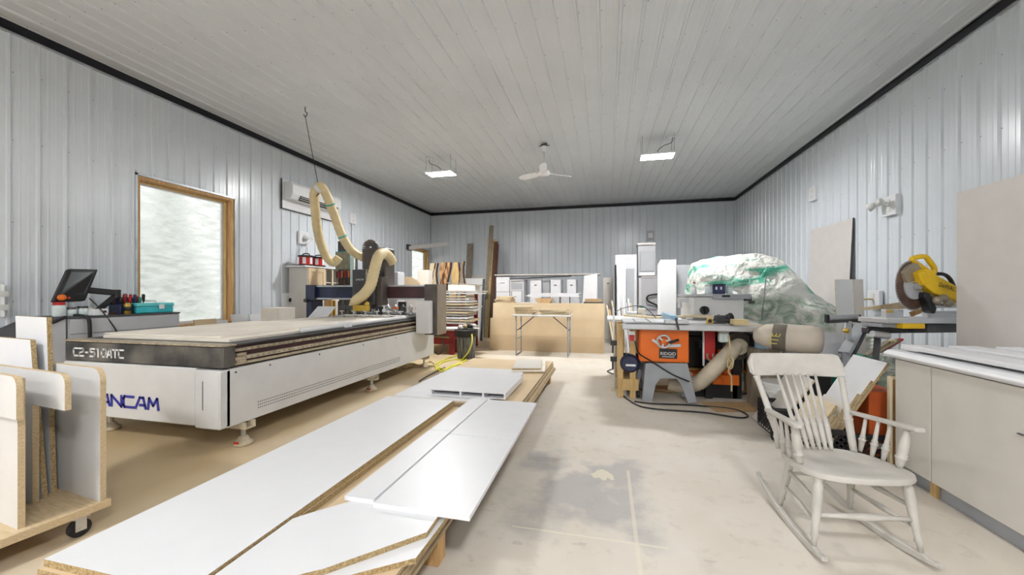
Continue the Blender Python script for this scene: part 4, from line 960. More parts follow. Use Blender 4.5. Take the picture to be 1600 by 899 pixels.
# tall white pieces
def tall(x0, y0, x1, y1, Y, dep, m, label, name='leaning_door', z0=0, cat='panel', bevel=.004):
    return one(name, fbox(x0, y0, x1, y1, Y, dep, z0), m, label, cat, bevel=bevel)
tall(961, 398, 995, 480, 10.2, .08, 'melamine', 'tall pale grey white door panel left of the stacked drawers')
tall(960.5, 414, 963, 436, 10.05, .05, 'black', 'short black strip hung on edge of the tall pale panel', 'black_strip', cat='strip')
tall(964, 413, 978, 480, 9.9, .03, 'white', 'white narrow board leaning before the tall pale panel')
tall(978.5, 420, 991, 480, 9.95, .03, 'greydoor', 'grey narrow board leaning before the tall pale panel')
def drawer_tower():
    Y = 10.3; X0, X1, Z1, Z0 = rect(997, 383, 1024, 430, Y)
    t = thing('drawer_tower', 'grey framed box stacked on a grey cabinet beside white wardrobe', 'cabinet', ((X0 + X1) / 2, Y, 0))
    Xa, Xb, Za, Zb = rect(998, 432, 1028, 482, Y)
    lo = mk('lower_cabinet', B(Xa, Xb, Y, Y + .5, 0, Za), 'console', t)
    mk('frame_edge', MB().box(Xa, Xa + .06, Y - .02, Y, .2, Za).box(Xa, Xb, Y - .02, Y, Za - .03, Za), 'panelwarm', lo)
    mk('lower_rail', B(Xa, Xb, Y - .03, Y, Zb - .02, Zb + .06), 'sawgrey', lo)
    up = mk('upper_box', B(X0, X1, Y - .02, Y + .45, Za, Z1), 'console', t)
    mk('door', B(X0 + .05, X1 - .03, Y - .045, Y - .02, Za + .12, Z1 - .16), 'greydoor', up, bevel=.006)
    mk('top_lip', B(X0 - .02, X1 + .0, Y - .06, Y + .45, Z1, Z1 + .05), 'panelwarm', up)
    mk('drawer', B(X0 + .02, X1 - .02, Y - .05, Y - .02, Za + .02, Za + .1), 'white', up)
    c = px(1020, 470, Y=Y - .1)
    mk('cable_hook', MB().tube(smoothpath([(c.x + .12, Y - .05, c.z + .16), (c.x - .1, Y - .08, c.z + .12), (c.x - .12, Y - .08, c.z + .0), (c.x + .1, Y - .06, c.z - .12), (c.x + .12, Y - .05, c.z - .2)]), .022, 8), 'black', t, smooth=True)
drawer_tower()
def wardrobe():
    Y = 8.9; X0, X1, Z1, Z0 = rect(1028, 406, 1055, 490, Y)
    t = thing('wardrobe', 'tall white open cabinet carcass with grey side beside the tarp', 'cabinet', ((X0 + X1) / 2, Y, 0))
    mk('front_panel', B(X0 + .05, X1, Y, Y + .02, 0, Z1), 'melamine', t)
    mk('front_edge', MB().prism([(0, 0), (.06, 0), (.06, Z1 - .02), (.03, Z1 - .05), (0, Z1 - .12)], .02, (X0 - .005, Y + .021, 0), (1, 0, 0), (0, 0, 1)), 'white', t)
    Xa, Xb, Za, Zb = rect(1055, 414, 1079, 490, Y + .25)
    mk('side_panel', B(X1, X1 + .02, Y, Y + .6, 0, Z1), 'melamine', t)
    mk('back_panel', B(Xa, Xb, Y + .25, Y + .27, 0, Za), 'greydoor', t)
    mk('kick', B(X0 + .05, X1, Y + .02, Y + .6, 0, .1), 'white', t)
wardrobe()
# long boards leaning on the back wall, left
def leanboard(xt, yt, xb, yb, Yt, Yb, wd, m, label, th=.03, name='long_board', group='boards leaning on the back wall', z0=None):
    p = px(xt, yt, Y=Yt); q = px(xb, yb, Y=Yb)
    q.z = 0 if z0 is None else z0
    return one(name, MB().bar(q, p, wd, th, up=(0, 1, 0)), m, label, 'board', group)
for k, (xt, yt, xb, m, lab) in enumerate(((768, 353, 757, 'greywood', 'tallest weathered board of the leaning bundle by the bench'), (764, 372, 760, 'palewood', 'pale straight board at left of the leaning bundle'), (771, 375, 763, 'pine', 'orange tan board in middle of the leaning bundle'), (775, 378, 766, 'bundle', 'dark reddish board at right of the leaning bundle'), (777, 382, 769, 'darkwood', 'darkest brown board at far right of the leaning bundle'))):
    leanboard(xt, yt, xb, 530, 12.4 - k * .05, 11.2 - k * .05, .14 if k < 4 else .1, m, lab)
leanboard(735, 381, 727, 500, 13.0, 12.5, .20, 'greywood', 'grey board with weathered top leaning above the white sheets')
for k, (xt, yt, xb, m, lab) in enumerate(((756, 436, 752, 'darkgrey', 'narrow dark strip right of the white leaning sheets'), (754, 450, 750, 'alu', 'narrow silver strip right of the white leaning sheets'))):
    leanboard(xt, yt, xb, 545, 10.6, 10.3, .06, m, lab)
one('white_sheet', MB().prism([(0, 0), (1, 0), (1, 1), (0, 1)], .03, (px(722, 500, Y=10.8).x, 10.8, 0), (px(755, 500, Y=10.8).x - px(722, 500, Y=10.8).x, 0, 0), (0, .15, px(740, 435, Y=10.8).z)), 'bucket', 'white sheet leaning behind the lumber rack', 'sheet')
one('white_sheet', MB().prism([(0, 0), (1, 0), (1, 1), (0, 1)], .03, (px(721, 500, Y=12.6).x, 12.6, 0), (px(760, 500, Y=12.6).x - px(721, 500, Y=12.6).x, 0, 0), (0, .3, px(740, 430, Y=12.8).z)), 'panelwarm', 'warm grey sheet leaning highest against the back wall', 'sheet')
# lumber rack with boards, slabs on top
def lumber():
    x0, x1 = -4.12, -2.86; y0, y1 = 8.35, 9.4
    t = thing('lumber_rack', 'dark red steel rack stacked with white edged boards', 'rack', ((x0 + x1) / 2, (y0 + y1) / 2, 0))
    for x in (x0 + .1, x1 - .32):
        for y in (y0 + .05, y1 - .05): mk('post', B(x - .04, x + .04, y - .04, y + .04, 0, 1.30), 'redstand', t)
    for z in (.30, .62, .92):
        for y in (y0 + .05, y1 - .05): mk('rail', B(x0 + .1, x1 - .32, y - .03, y + .03, z - .05, z), 'redstand', t)
    return x0, x1, y0, y1
lx, rx, ly, ry_ = lumber()
z = .3005; k = 0; lay = []
for z in (.3005, .35, .405, .46, .52, .6205, .68, .74, .80, .86, .9205, .98, 1.05, 1.11, 1.17, 1.23, 1.302, 1.35):
    th = .04 if z < 1.3 else .03; e = random.uniform(-.22, .0) if z < 1.29 else .06
    one('lumber_board', B(lx + .15, rx + e, ly - .06 + random.uniform(-.05, .05), ly + random.uniform(.3, .8), z, z + th), ('palewood', 'white', 'cream')[k % 3], 'pale board lying in the red lumber rack, board %s from the floor' % ('one two three four five six seven eight nine ten eleven twelve thirteen fourteen fifteen sixteen seventeen eighteen'.split()[k]), 'board', 'boards in the lumber rack'); k += 1
one('carton', B(-3.75, -3.05, 8.9, 9.3, 1.374, 1.52), 'cream', 'flat pale carton on top of the lumber rack', 'box', bevel=.005)
one('pale_plank', MB().obox((-3.35, 9.0, 1.54), (.85, .2, .025), Matrix.Rotation(.08, 3, 'Y')), 'greywood', 'short plank lying on the flat carton atop the rack', 'board')
one('fibre_sheet', B(*rect(735, 458, 744, 490, 9.6)[:2], 9.6, 9.63, 0, rect(735, 458, 744, 490, 9.6)[2]), 'mdf', 'tan fibreboard sheet standing behind the lumber rack', 'sheet')
for k, (x0, x1, y0, tilt, lab) in enumerate(((671, 682, 411, .02, 'pale live edge slab, leftmost of the slabs on the rack'), (687, 701, 410, .10, 'dark knotty live edge slab, second from left'), (706, 716, 410, .06, 'golden live edge slab, third from left'), (718, 724, 408, .0, 'narrow grey brown slab, rightmost of the slabs'))):
    Y = 9.9; X0, X1, Z1, Z0 = rect(x0, y0, x1, 440, Y); t = thing('wood_slab', lab, 'slab', ((X0 + X1) / 2, Y, 0), 0, 'live edge slabs')
    n = 14; L = []; Rr = []
    for i in range(n + 1):
        zz = Z1 * i / n; s = tilt * (i / n) * 2
        L.append((X0 - .12 * tilt * 10 * (1 - i / n) + .03 * math.sin(i * 1.3 + k), zz)); Rr.append((X1 - .12 * tilt * 10 * (1 - i / n) + .035 * math.sin(i * .9 + 2 * k), zz))
    mk('face', MB().prism(L + Rr[::-1], .06, (0, Y, 0), (1, 0, 0), (0, .06, 1), me=1), [('palewood', 'slab', 'pine', 'greywood')[k], 'bark'], t)
    mb = MB()
    for a, b in zip(Rr, Rr[1:]): mb.bar((a[0], Y + .0 + .06 * a[1] - .03, a[1]), (b[0], Y + .0 + .06 * b[1] - .03, b[1]), .03, .07, up=(0, 1, 0))
    mk('bark_edge', mb, 'bark', t)
    if k < 2:
        mb = MB()
        for i in range(5, n): mb.bar(((X0 + X1) / 2 + .05 * math.sin(i), Y + .06 * L[i][1] - .065, L[i][1]), ((X0 + X1) / 2 + .05 * math.sin(i + 1), Y + .06 * L[i + 1][1] - .065, L[i + 1][1]), .02 + .02 * (i % 3), .012, up=(0, 1, 0))
        mk('knot_line', mb, 'bark', t)
p = px(645, 388, Y=11.6); q = px(700, 381, Y=12.4)
t = thing('jutting_plank', 'pale plank jutting out over the small back window on an added bracket', 'shelf', (WL + .02, p.y, p.z))
mk('plank', MB().bar(Vector((WL + .03, p.y - .05, p.z)), q, .03, .12, up=(0, 0, 1)), 'panelwarm', t); mk('bracket', MB().box(WL, WL + .05, p.y - .15, p.y + .1, p.z - .06, p.z + .12), 'darkgrey', t)  # loose plank; the wall bracket is added to hold it up
# red stand with white top, dustbin, cords
def red_stand():
    p = px(704, 552, Z=0); y0 = 7.82; x1 = px(738, 518, Y=y0).x; x0 = -4.1
    z = px(715, 515, Y=y0).z
    t = thing('red_stand', 'dark red steel stand with white top next to the gantry', 'stand', ((x0 + x1) / 2, y0, 0))
    mk('stand_top', B(x0, x1 + .02, y0, y0 + .42, z - .03, z + .01), 'bucket', t)
    for x in (x0 + .1, px(705, 530, Y=y0).x):
        for y in (y0 + .05, y0 + .36): mk('leg', B(x - .05, x + .05, y - .045, y + .045, 0, z - .03), 'redstand', t)
    mk('rail', B(x0 + .1, px(705, 530, Y=y0).x, y0 + .02, y0 + .07, .22, .34), 'redstand', t)
    mk('apron', B(x0 + .05, x1 - .1, y0 + .02, y0 + .06, z - .13, z - .03), 'redstand', t)
    mk('gusset', MB().prism([(0, 0), (.25, 0), (0, -.3)], .04, (px(705, 530, Y=y0).x, y0 + .03, z - .03), (1, 0, 0), (0, 0, 1)), 'redstand', t)
red_stand()
def dustbin():
    x, y = -2.76, 7.5
    t = thing('dust_bin', 'grey plastic rubbish bin with black rim full of scraps', 'bin', (x, y, 0))
    r0, r1, h = .175, .205, .56
    mk('body', MB().tube([(x, y, 0), (x, y, .02), (x, y, h)], [r0 - .01, r0, r1], 28), 'bingrey', t, smooth='auto')
    mk('rim', MB().tube([(x, y, h - .12), (x, y, h - .11), (x, y, h + .02), (x, y, h + .03)], [r1 - .005, r1 + .025, r1 + .035, r1 + .02], 28), 'black', t, smooth='auto')
    for k in range(10):
        a = k * 2.4; r = .15 * math.sqrt((k + .5) / 10)
        mk('scrap', MB().obox((x + r * math.cos(a), y + r * math.sin(a), h + .06 + .02 * (k % 3)), (.13, .09, .07), Matrix.Rotation(a, 3, 'Z') @ Matrix.Rotation(.5 * math.sin(a), 3, 'X')), ('binbag', 'black', 'cordtan', 'binbag')[k % 4], t, bevel=.02)
dustbin()
def cord(pts, r, m, label, name='power_cord', cat='cord', n=8, seg=8):
    return one(name, MB().tube(smoothpath(pts, seg), r, n), m, label, cat, smooth=True)
def fp(x, y, z=.012): return px(x, y, Z=z)
A = px(735, 514, Y=7.85)
cord([A + Vector((-.12, .1, .0)), A + Vector((.0, -.04, .03)), px(738, 530, Y=7.15), px(733, 548, Y=7.1), fp(722, 562), fp(705, 575), fp(688, 576), fp(680, 570), fp(700, 560), fp(716, 556), fp(728, 562), fp(715, 570), fp(690, 580), fp(684, 576)], .014, 'cordyellow', 'yellow extension cord hanging from red stand and coiling on floor')
cord([fp(681, 580), fp(683, 573), fp(690, 567), fp(704, 563), fp(718, 562), fp(735, 566), fp(722, 569), fp(705, 572), fp(695, 580), fp(683, 577)], .013, 'cordyellow', 'second yellow cord coil lying on floor beside the bin')
cord([px(676, 548, Y=7.5), px(685, 554, Y=7.6), px(692, 546, Y=7.7), px(693, 530, Y=7.84)], .012, 'black', 'black cable loop hanging under the red stand')
cord([fp(618, 577), fp(640, 568), fp(655, 571), fp(672, 565), fp(679, 572), fp(650, 572), fp(630, 576)], .018, 'cordtan', 'dusty tan cable bundle at the far router foot')
cord([fp(655, 596), fp(668, 588), fp(684, 580), fp(695, 574)], .01, 'darkgrey', 'dark cord running past the stack to the router')
# white block things seen over the gantry beam
one('white_carton', B(*rect(652, 422, 668, 445, 8.9)[:2], 8.9, 9.2, 0, rect(652, 422, 668, 445, 8.9)[2]), 'spoil', 'pale upright carton seen above the gantry right end', 'box', bevel=.004)
one('round_cover', MB().prism([(.42 * math.cos(a), .42 * math.sin(a)) for a in [math.pi * i / 14 for i in range(15)]], .03, (px(637, 450, Y=8.6).x, 8.6, 1.3), (1, 0, 0), (0, 0, 1)), 'mdf', 'half round tan board seen above the gantry beam', 'board')
one('support_box', B(px(637, 450, Y=8.6).x - .45, px(637, 450, Y=8.6).x + .45, 8.45, 8.85, 0, 1.3), 'cream', 'low pale cupboard behind the gantry carrying the half round board', 'cabinet', bevel=.004)
one('white_machine', MB().box(*rect(608, 425, 622, 445, 8.0)[:2], 8.0, 8.3, 0, rect(608, 425, 622, 445, 8.0)[2]), 'console', 'small grey white unit right of the spindle column', 'box', bevel=.01)
for k, (x0, x1, y0, m, lab) in enumerate(((507, 518, 470, 'timber', 'amber brown board standing behind the gantry left end'), (519, 523, 472, 'gold', 'gold strip standing behind the gantry left end'), (528, 545, 473, 'darkwood', 'dark red board standing behind the gantry middle'), (546, 552, 473, 'pine', 'tan board standing behind the gantry middle'), (575, 590, 474, 'darkgrey', 'dark panel standing behind the tool changer left part'), (612, 620, 473, 'console', 'grey upright strip standing behind tool changer'), (622, 634, 474, 'darkgrey', 'dark panel standing behind the tool changer right part'))):
    X0, X1, Z1, Z0 = rect(x0, y0, x1, 495, 7.1 + .1 * k)
    one('upright_board', B(X0, X1, 7.1 + .1 * k, 7.13 + .1 * k, 0, Z1 + .03), m, lab, 'board')

# ------------------------------------------------------------------ table saw and bench
def tablesaw():
    yf = 4.95; Zt = .975
    t = thing('table_saw', 'orange table saw on grey flared steel stand with wide table', 'table saw', (.7, 5.2, 0))
    xa, xb = px(972, 505, Y=yf).x, px(1195, 508, Y=yf).x
    mk('saw_table', B(.36, 1.04, yf + .06, yf + .76, Zt - .035, Zt), 'castiron', t, bevel=.003)
    mk('wing', B(xa + .02, .355, yf + .06, yf + .76, Zt - .035, Zt - .002), 'castiron', t, bevel=.003)
    mk('extension', B(1.045, xb, yf + .06, yf + .76, Zt - .03, Zt - .004), 'castiron', t, bevel=.003)
    mk('slot', B(.52, .54, yf + .06, yf + .76, Zt, Zt + .0012), 'black', t); mk('slot', B(.86, .88, yf + .06, yf + .76, Zt, Zt + .0012), 'black', t)
    mk('throat_plate', B(.62, .78, yf + .2, yf + .6, Zt, Zt + .001), 'alu', t)
    mk('front_rail', B(xa, xb + .04, yf, yf + .055, Zt - .09, Zt - .018), 'alu', t, bevel=.008)
    mk('rail_scale', B(xa + .05, .95, yf + .002, yf + .05, Zt - .0178, Zt - .015), 'black', t)
    # rip fence
    fx = .80
    f = mk('rip_fence', B(fx - .045, fx + .03, yf - .01, yf + .80, Zt + .004, Zt + .085), 'fenceblue', t, bevel=.004)
    mk('fence_head', B(fx - .12, fx + .14, yf - .03, yf + .07, Zt - .012, Zt + .04), 'alu', f, bevel=.008)
    mk('fence_lever', MB().bar((fx, yf - .03, Zt + .06), (fx + .03, yf - .04, Zt - .08), .03, .02), 'darkgrey', f)
    # cabinet
    ca_ = mk('cabinet', B(.41, .975, 5.08, 5.62, .48, Zt - .035), 'saworg', t, bevel=.01)
    mk('side_recess', B(.40, .41, 5.12, 5.6, .5, .92), 'orangedark', ca_)
    hc = px(1037, 534, Y=5.04)
    hw = mk('handwheel', MB().tube([hc + Vector((.075 * math.cos(a), 0, .075 * math.sin(a))) for a in [2 * math.pi * i / 20 for i in range(21)]], .013, 8), 'alu', t, smooth=True)
    for a in (.3, 2.4, 4.5): mk('spoke', MB().bar(hc, hc + Vector((.07 * math.cos(a), 0, .07 * math.sin(a))), .022, .012, up=(0, 1, 0)), 'alu', hw)
    mk('hub', MB().cyl(hc + Vector((0, -.03, 0)), hc + Vector((0, .05, 0)), .025, 12), 'saworg', hw)
    mk('crank', MB().bar(hc + Vector((.06, -.02, -.01)), hc + Vector((.17, -.02, .03)), .03, .02, up=(0, 1, 0)), 'black', hw, bevel=.006)
    mk('lock_bar', MB().bar(hc + Vector((-.13, -.005, .02)), hc + Vector((-.06, -.005, -.03)), .03, .01, up=(0, 1, 0)), 'alu', hw)
    mk('tilt_scale', MB().bar(hc + Vector((.03, .03, -.06)), hc + Vector((.2, .03, -.045)), .035, .006, up=(0, 1, 0)), 'alu', ca_)
    pa, pb = px(1030, 560, Y=5.07), px(1058, 546, Y=5.07)
    bd = mk('badge', B(pa.x, pb.x, 5.068, 5.08, pa.z, pb.z), 'black', ca_)
    text('lettering', 'RIDGID', 'whiteink', bd, (pa.x + .015, 5.068, pa.z + .04), (1, 0, 0), (0, 0, 1), pb.x - pa.x - .03, .038)
    mk('badge_line', B(pa.x + .03, pb.x - .03, 5.066, 5.068, pa.z + .018, pa.z + .024), 'whiteink', bd)
    # flared stand
    pts = [(1008, 567), (1073, 567), (1088, 629), (1074, 629), (1063, 600), (1056, 591), (1031, 591), (1024, 600), (1018, 627), (1003, 627)]
    w0 = [px(x, y, Y=5.08) for x, y in pts]; pl = [(p.x, max(.0, p.z)) for p in w0]
    for yy in (5.05, 5.60): mk('stand_face', MB().prism(pl[::-1], .018, (0, yy, 0), (1, 0, 0), (0, 0, 1)), 'sawgrey', t, bevel=.004)
    for i0, i1, s in ((0, 9, -1), (1, 2, 1)):
        a, b = pl[i0], pl[i1]
        mk('stand_side', MB().rings([[(a[0], 5.05, a[1]), (a[0], 5.62, a[1]), (a[0] - s * .016, 5.62, a[1]), (a[0] - s * .016, 5.05, a[1])], [(b[0] + (a[0] - b[0]) * .45, 5.05, a[1] + (b[1] - a[1]) * .55), (b[0] + (a[0] - b[0]) * .45, 5.62, a[1] + (b[1] - a[1]) * .55), (b[0] + (a[0] - b[0]) * .45 - s * .016, 5.62, a[1] + (b[1] - a[1]) * .55), (b[0] + (a[0] - b[0]) * .45 - s * .016, 5.05, a[1] + (b[1] - a[1]) * .55)]]), 'sawgrey', t)
        for yy in (5.05, 5.55):
            mk('stand_leg', MB().rings([[(q[0], yy, q[1]), (q[0], yy + .07, q[1]), (q[0] - s * .016, yy + .07, q[1]), (q[0] - s * .016, yy, q[1])] for q in (a, b)]), 'sawgrey', t)
    la, lb = px(1033, 588, Y=5.04), px(1055, 577, Y=5.04)
    mk('spec_plate', B(la.x, lb.x, 5.044, 5.05, la.z, lb.z), 'console', t)
    # motor
    m0 = px(985, 564, Y=5.35)
    mo = mk('motor', MB().cyl((m0.x - .16, 5.33, m0.z), (m0.x + .12, 5.33, m0.z), .105, 20), 'darkgrey', t, smooth='auto')
    mk('motor_cap', MB().lathe((m0.x - .02, 5.2, m0.z), (m0.x - .02, 5.12, m0.z), [(0, .12), (.6, .12), (1, .09)], 20), 'navy', mo, smooth='auto')
    mk('motor_label', B(m0.x - .07, m0.x + .05, 5.112, 5.12, m0.z - .03, m0.z - .005), 'whiteink', mo)
    mk('motor_bracket', B(m0.x + .10, .42, 5.24, 5.42, m0.z - .09, m0.z + .09), 'gunbrown', mo)
    # switch
    s0 = px(987, 526, Y=4.99)
    mk('switch', MB().box(s0.x - .035, s0.x + .035, 4.985, 5.05, s0.z - .06, s0.z + .06), 'steel', t); mk('stop_paddle', B(s0.x - .03, s0.x + .03, 4.97, 4.985, s0.z - .055, s0.z + .02), 'red', t, bevel=.006)
    # mobile base foot pedal
    c = px(1066, 622, Y=5.35)
    mk('caster', MB().cyl((c.x - .02, 5.3, .045), (c.x + .02, 5.3, .045), .045, 14), 'galv', t)
    mk('pedal_leg', MB().bar((.36, 5.3, .06), (.45, 5.35, .42), .04, .06), 'sawgrey', t); mk('pedal', MB().obox((.33, 5.2, .05), (.14, .05, .03)), 'darkgrey', t)
tablesaw()
def outfeed():
    z = .95
    t = thing('outfeed_table', 'pine framed bench with white top behind the table saw', 'bench', (.95, 6.3, 0))
    mk('bench_top', B(.02, 1.95, 5.74, 6.72, z - .03, z), 'bucket', t)
    for x in (.20, 1.88):
        for y in (5.8, 6.62): mk('leg', B(x - .05, x + .05, y - .05, y + .05, 0, z - .03), 'pine', t)
    mk('apron', B(.2, 1.9, 5.76, 5.79, z - .13, z - .03), 'pine', t)
    mk('low_shelf', B(.15, 1.93, 5.8, 6.68, .26, .29), 'pine', t)
    return z
OZ = outfeed()
for k, (x0, x1, h, lab) in enumerate(((.45, 1.05, .56, 'added black tub darkening the bench low shelf, left'), (1.1, 1.8, .50, 'added black tub darkening the bench low shelf, right'))):
    t = thing('added_tub', lab, 'tub', ((x0 + x1) / 2, 6.1, .291), 0, 'added dark tubs under the bench')  # tubs added to stand in for the dark under the bench
    mk('body', B(x0, x1, 5.86, 6.5, .291, .29 + h - .05), 'black', t, bevel=.02); mk('lid', B(x0 - .02, x1 + .02, 5.84, 6.52, .29 + h - .05, .29 + h), 'darkgrey', t, bevel=.008)
for k, (x0, x1, y0, lab) in enumerate(((1.15, 1.75, 5.02, 'flat brown cardboard scrap on floor under the hose'), (.55, 1.0, 5.72, 'flat brown cardboard scrap on floor behind the saw stand'))):
    one('cardboard_scrap', MB().obox(((x0 + x1) / 2, y0, .006), (x1 - x0, .38, .008), Matrix.Rotation(.25, 3, 'Z')), 'cardboard', lab, 'cardboard')
def pine_box():
    t = thing('pine_stand', 'pine post frame and box at left end of the saw', 'stand', (.22, 5.5, 0))
    for x, y in ((.18, 5.2), (.33, 5.2), (.18, 5.62)): mk('post', B(x - .035, x + .035, y - .045, y + .045, .0, .93), 'pine', t)
    mk('box', B(.17, .40, 5.14, 5.66, .10, .24), 'pine', t)
    for y in (5.18, 5.6): mk('caster', MB().cyl((.38, y, .045), (.42, y, .045), .045, 12), 'rubber', t)
    mk('sheet_side', B(.145, .15, 5.15, 5.66, .3, .93), 'palewood', t)
pine_box()
# bar clamp standing at the bench end
t = thing('bar_clamp', 'white pipe clamp with dark jaws standing left of the saw', 'clamp', (.12, 5.6, 0))
mk('bar', MB().cyl((.12, 5.5, .02), (.10, 5.55, 1.12), .014, 8), 'white', t, smooth=True)
for z in (.62, .40): mk('jaw', MB().box(.06, .16, 5.46, 5.54, z, z + .06).cyl((.09, 5.44, z - .10), (.09, 5.44, z + .02), .012, 6), 'darkgrey', t)
mk('foot', B(.07, .19, 5.46, 5.58, 0, .02), 'palewood', t)
mk('wire', MB().tube(smoothpath([(.10, 5.55, 1.05), (.25, 5.7, 1.12), (.5, 5.8, 1.14), (.7, 5.9, .97)]), .006, 6), 'darkgrey', t)
# objects on the saw tables
def on_top(x, y, z=None):
    p = px(x, y, Z=OZ + .001 if z is None else z); p.y = min(p.y, 6.55); p.x = max(p.x, .16)
    return p
p = on_top(997, 491)
t = thing('sander', 'cream cylindrical orbital sander on the bench', 'sander', tuple(p)); mk('body', MB().lathe(p, p + Vector((0, 0, .14)), [(0, .06), (.25, .055), (.3, .065), (.8, .07), (1, .05)], 14), 'cream', t, smooth=True); mk('cap', MB().cyl(p + Vector((0, 0, .14)), p + Vector((0, 0, .16)), .04, 12), 'greenplastic', t)
p = on_top(985, 490)
one('metal_pulley', MB().cyl(p + Vector((-.1, 0, .04)), p + Vector((.04, 0, .04)), .04, 14), 'galv', 'small ribbed steel roller beside the cream sander', 'roller', smooth='auto')
p = on_top(1014, 492)
one('chain', MB().tube(smoothpath([p + Vector((-.15, 0, .02)), p + Vector((-.08, .05, .02)), p + Vector((0, -.03, .02)), p + Vector((.08, .03, .02)), p + Vector((.15, 0, .02))], 5), [.016 if i % 2 else .008 for i in range(21)], 6), 'darkgrey', 'dark coiled chain on the bench right of the sander', 'chain')
for k, (x, y, l, a, lab) in enumerate(((1045, 488, .75, .9, 'longest pale board lying behind the blue fence'), (1070, 497, .42, -.25, 'pale offcut right of the blue fence, front'), (1078, 500, .36, .2, 'pale offcut right of the blue fence, rear'))):
    z = OZ + .001 if k == 0 else .9725; p = px(x, y, Z=z)
    if k: p.x = max(p.x, .95 + .12 * k)
    if k == 0: p = Vector((.55, 6.3, z))
    one('board_offcut', MB().obox(p + Vector((0, 0, .016 + .033 * (k == 2))), (l, .11, .03), Matrix.Rotation(-a, 3, 'Z')), 'palewood', lab, 'offcut')
p = px(1108, 506, Z=.9725)
t = thing('tape_measure', 'yellow and black tape measure on the saw extension', 'tape measure', tuple(p)); mk('case', MB().prism([(-.035, 0), (.035, 0), (.035, .04), (.02, .065), (-.02, .065), (-.035, .045)], .04, p, (1, 0, 0), (0, 0, 1)), 'gold', t, bevel=.006); mk('dial', MB().cyl(p + Vector((0, -.042, .033)), p + Vector((0, -.038, .033)), .022, 12), 'black', t)
p = px(1131, 506, Z=.9725)
t = thing('hand_router', 'black and grey hand router lying on the saw extension', 'router', tuple(p)); mk('motor', MB().cyl(p + Vector((-.09, 0, .05)), p + Vector((.07, .03, .05)), .048, 14), 'darkgrey', t, smooth='auto'); mk('base', MB().cyl(p + Vector((.07, .03, .05)), p + Vector((.085, .033, .05)), .075, 16), 'black', t); mk('handle', MB().ball(p + Vector((.02, -.05, .09)), .025, 8), 'black', t); mk('handle', MB().ball(p + Vector((-.04, .06, .08)), .025, 8), 'black', t); mk('cord', MB().tube(smoothpath([p + Vector((-.09, 0, .05)), p + Vector((-.16, -.02, .02)), p + Vector((-.12, -.06, .012)), p + Vector((0, -.08, .012))]), .008, 6), 'black', t)
p = px(1158, 508, Z=.9725)
one('wood_block', MB().obox(p + Vector((0, .06, .03)), (.16, .10, .06), Matrix.Rotation(.2, 3, 'Z')), 'cordtan', 'tan wooden block near the right end of saw extension', 'block', bevel=.004)
one('yellow_rule', MB().obox(p + Vector((.06, -.02, .005)), (.26, .035, .01), Matrix.Rotation(-.1, 3, 'Z')), 'cordtan', 'flat yellowish rule in front of the tan block', 'ruler')
def router_cabinet():
    c = Vector((1.44, 5.98, OZ)); t = thing('planer_cabinet', 'white bench top machine cabinet with grey plate before the tarp', 'machine', tuple(c), math.radians(12))
    L = dict(local=True); h = .33
    mk('body', MB().box(-.34, .34, -.2, .22, 0, h), 'cncwhite', t, bevel=.01, **L)
    mk('top_plate', MB().box(-.37, .42, -.24, .26, h, h + .035), 'console', t, bevel=.006, **L)
    mk('front_rail', MB().box(-.1, .40, -.255, -.24, h - .03, h + .03), 'sawgrey', t, **L)
    mk('badge', MB().box(.02, .12, -.262, -.255, h - .005, h + .02), 'black', t, **L)
    k = mk('side_knob', MB().cyl((-.2, -.2, h * .45), (-.2, -.25, h * .45), .055, 16), 'black', t, smooth='auto', **L)
    mk('grip', MB().box(-.215, -.185, -.27, -.25, h * .45 - .05, h * .45 + .05), 'black', k, **L)
    mk('side_arm', MB().box(-.46, -.34, -.05, .05, h - .08, h - .02).cyl((-.44, 0, h - .16), (-.44, 0, h - .08), .03, 10), 'alu', t, **L)
    mk('stop_block', MB().box(.42, .5, -.1, 0, h - .06, h).box(.5, .56, -.07, -.02, h - .1, h - .06), 'darkgrey', t, **L)
    return c, h + .035
rc, rh = router_cabinet()
for k, (dx, dy, ww_, hh, m, lab) in enumerate(((-.05, -.05, .10, .13, 'clear', 'clear jar on the white machine, at left'), (.09, .02, .16, .13, 'bluebox', 'navy blue battery box on the white machine'), (.23, 0, .09, .11, 'clear', 'clear tub right of the navy box'), (-.22, .02, .08, .15, 'white', 'white bottle at left end of the white machine'))):
    x, y, z = rc.x + dx, rc.y + dy, rc.z + rh
    if k in (0, 2):
        t = thing('jar', lab, 'jar', (x, y, z)); mk('body', MB().lathe((x, y, z), (x, y, z + hh * .8), [(0, ww_ * .45), (.1, ww_ * .5), (1, ww_ * .48)], 12), m, t, smooth='auto'); mk('lid', MB().cyl((x, y, z + hh * .8), (x, y, z + hh), ww_ * .5, 12), 'console', t)
    elif k == 1:
        t = thing('battery_box', lab, 'box', (x, y, z)); mk('case', B(x - ww_ / 2, x + ww_ / 2, y - .07, y + .07, z, z + hh), m, t, bevel=.01); mk('terminal', MB().box(x - .05, x - .03, y - .076, y - .07, z + .06, z + .1).box(x + .01, x + .03, y - .076, y - .07, z + .06, z + .1), 'whiteink', t); mk('lid', B(x - ww_ / 2 - .005, x + ww_ / 2 + .005, y - .075, y + .075, z + hh, z + hh + .012), 'darkgrey', t)
    else:
        t = thing('bottle', lab, 'bottle', (x, y, z)); mk('body', MB().lathe((x, y, z), (x, y, z + hh), [(0, .035), (.6, .035), (.75, .015), (1, .015)], 12), m, t, smooth=True); mk('cap', MB().cyl((x, y, z + hh), (x, y, z + hh + .02), .017, 10), 'red', t)
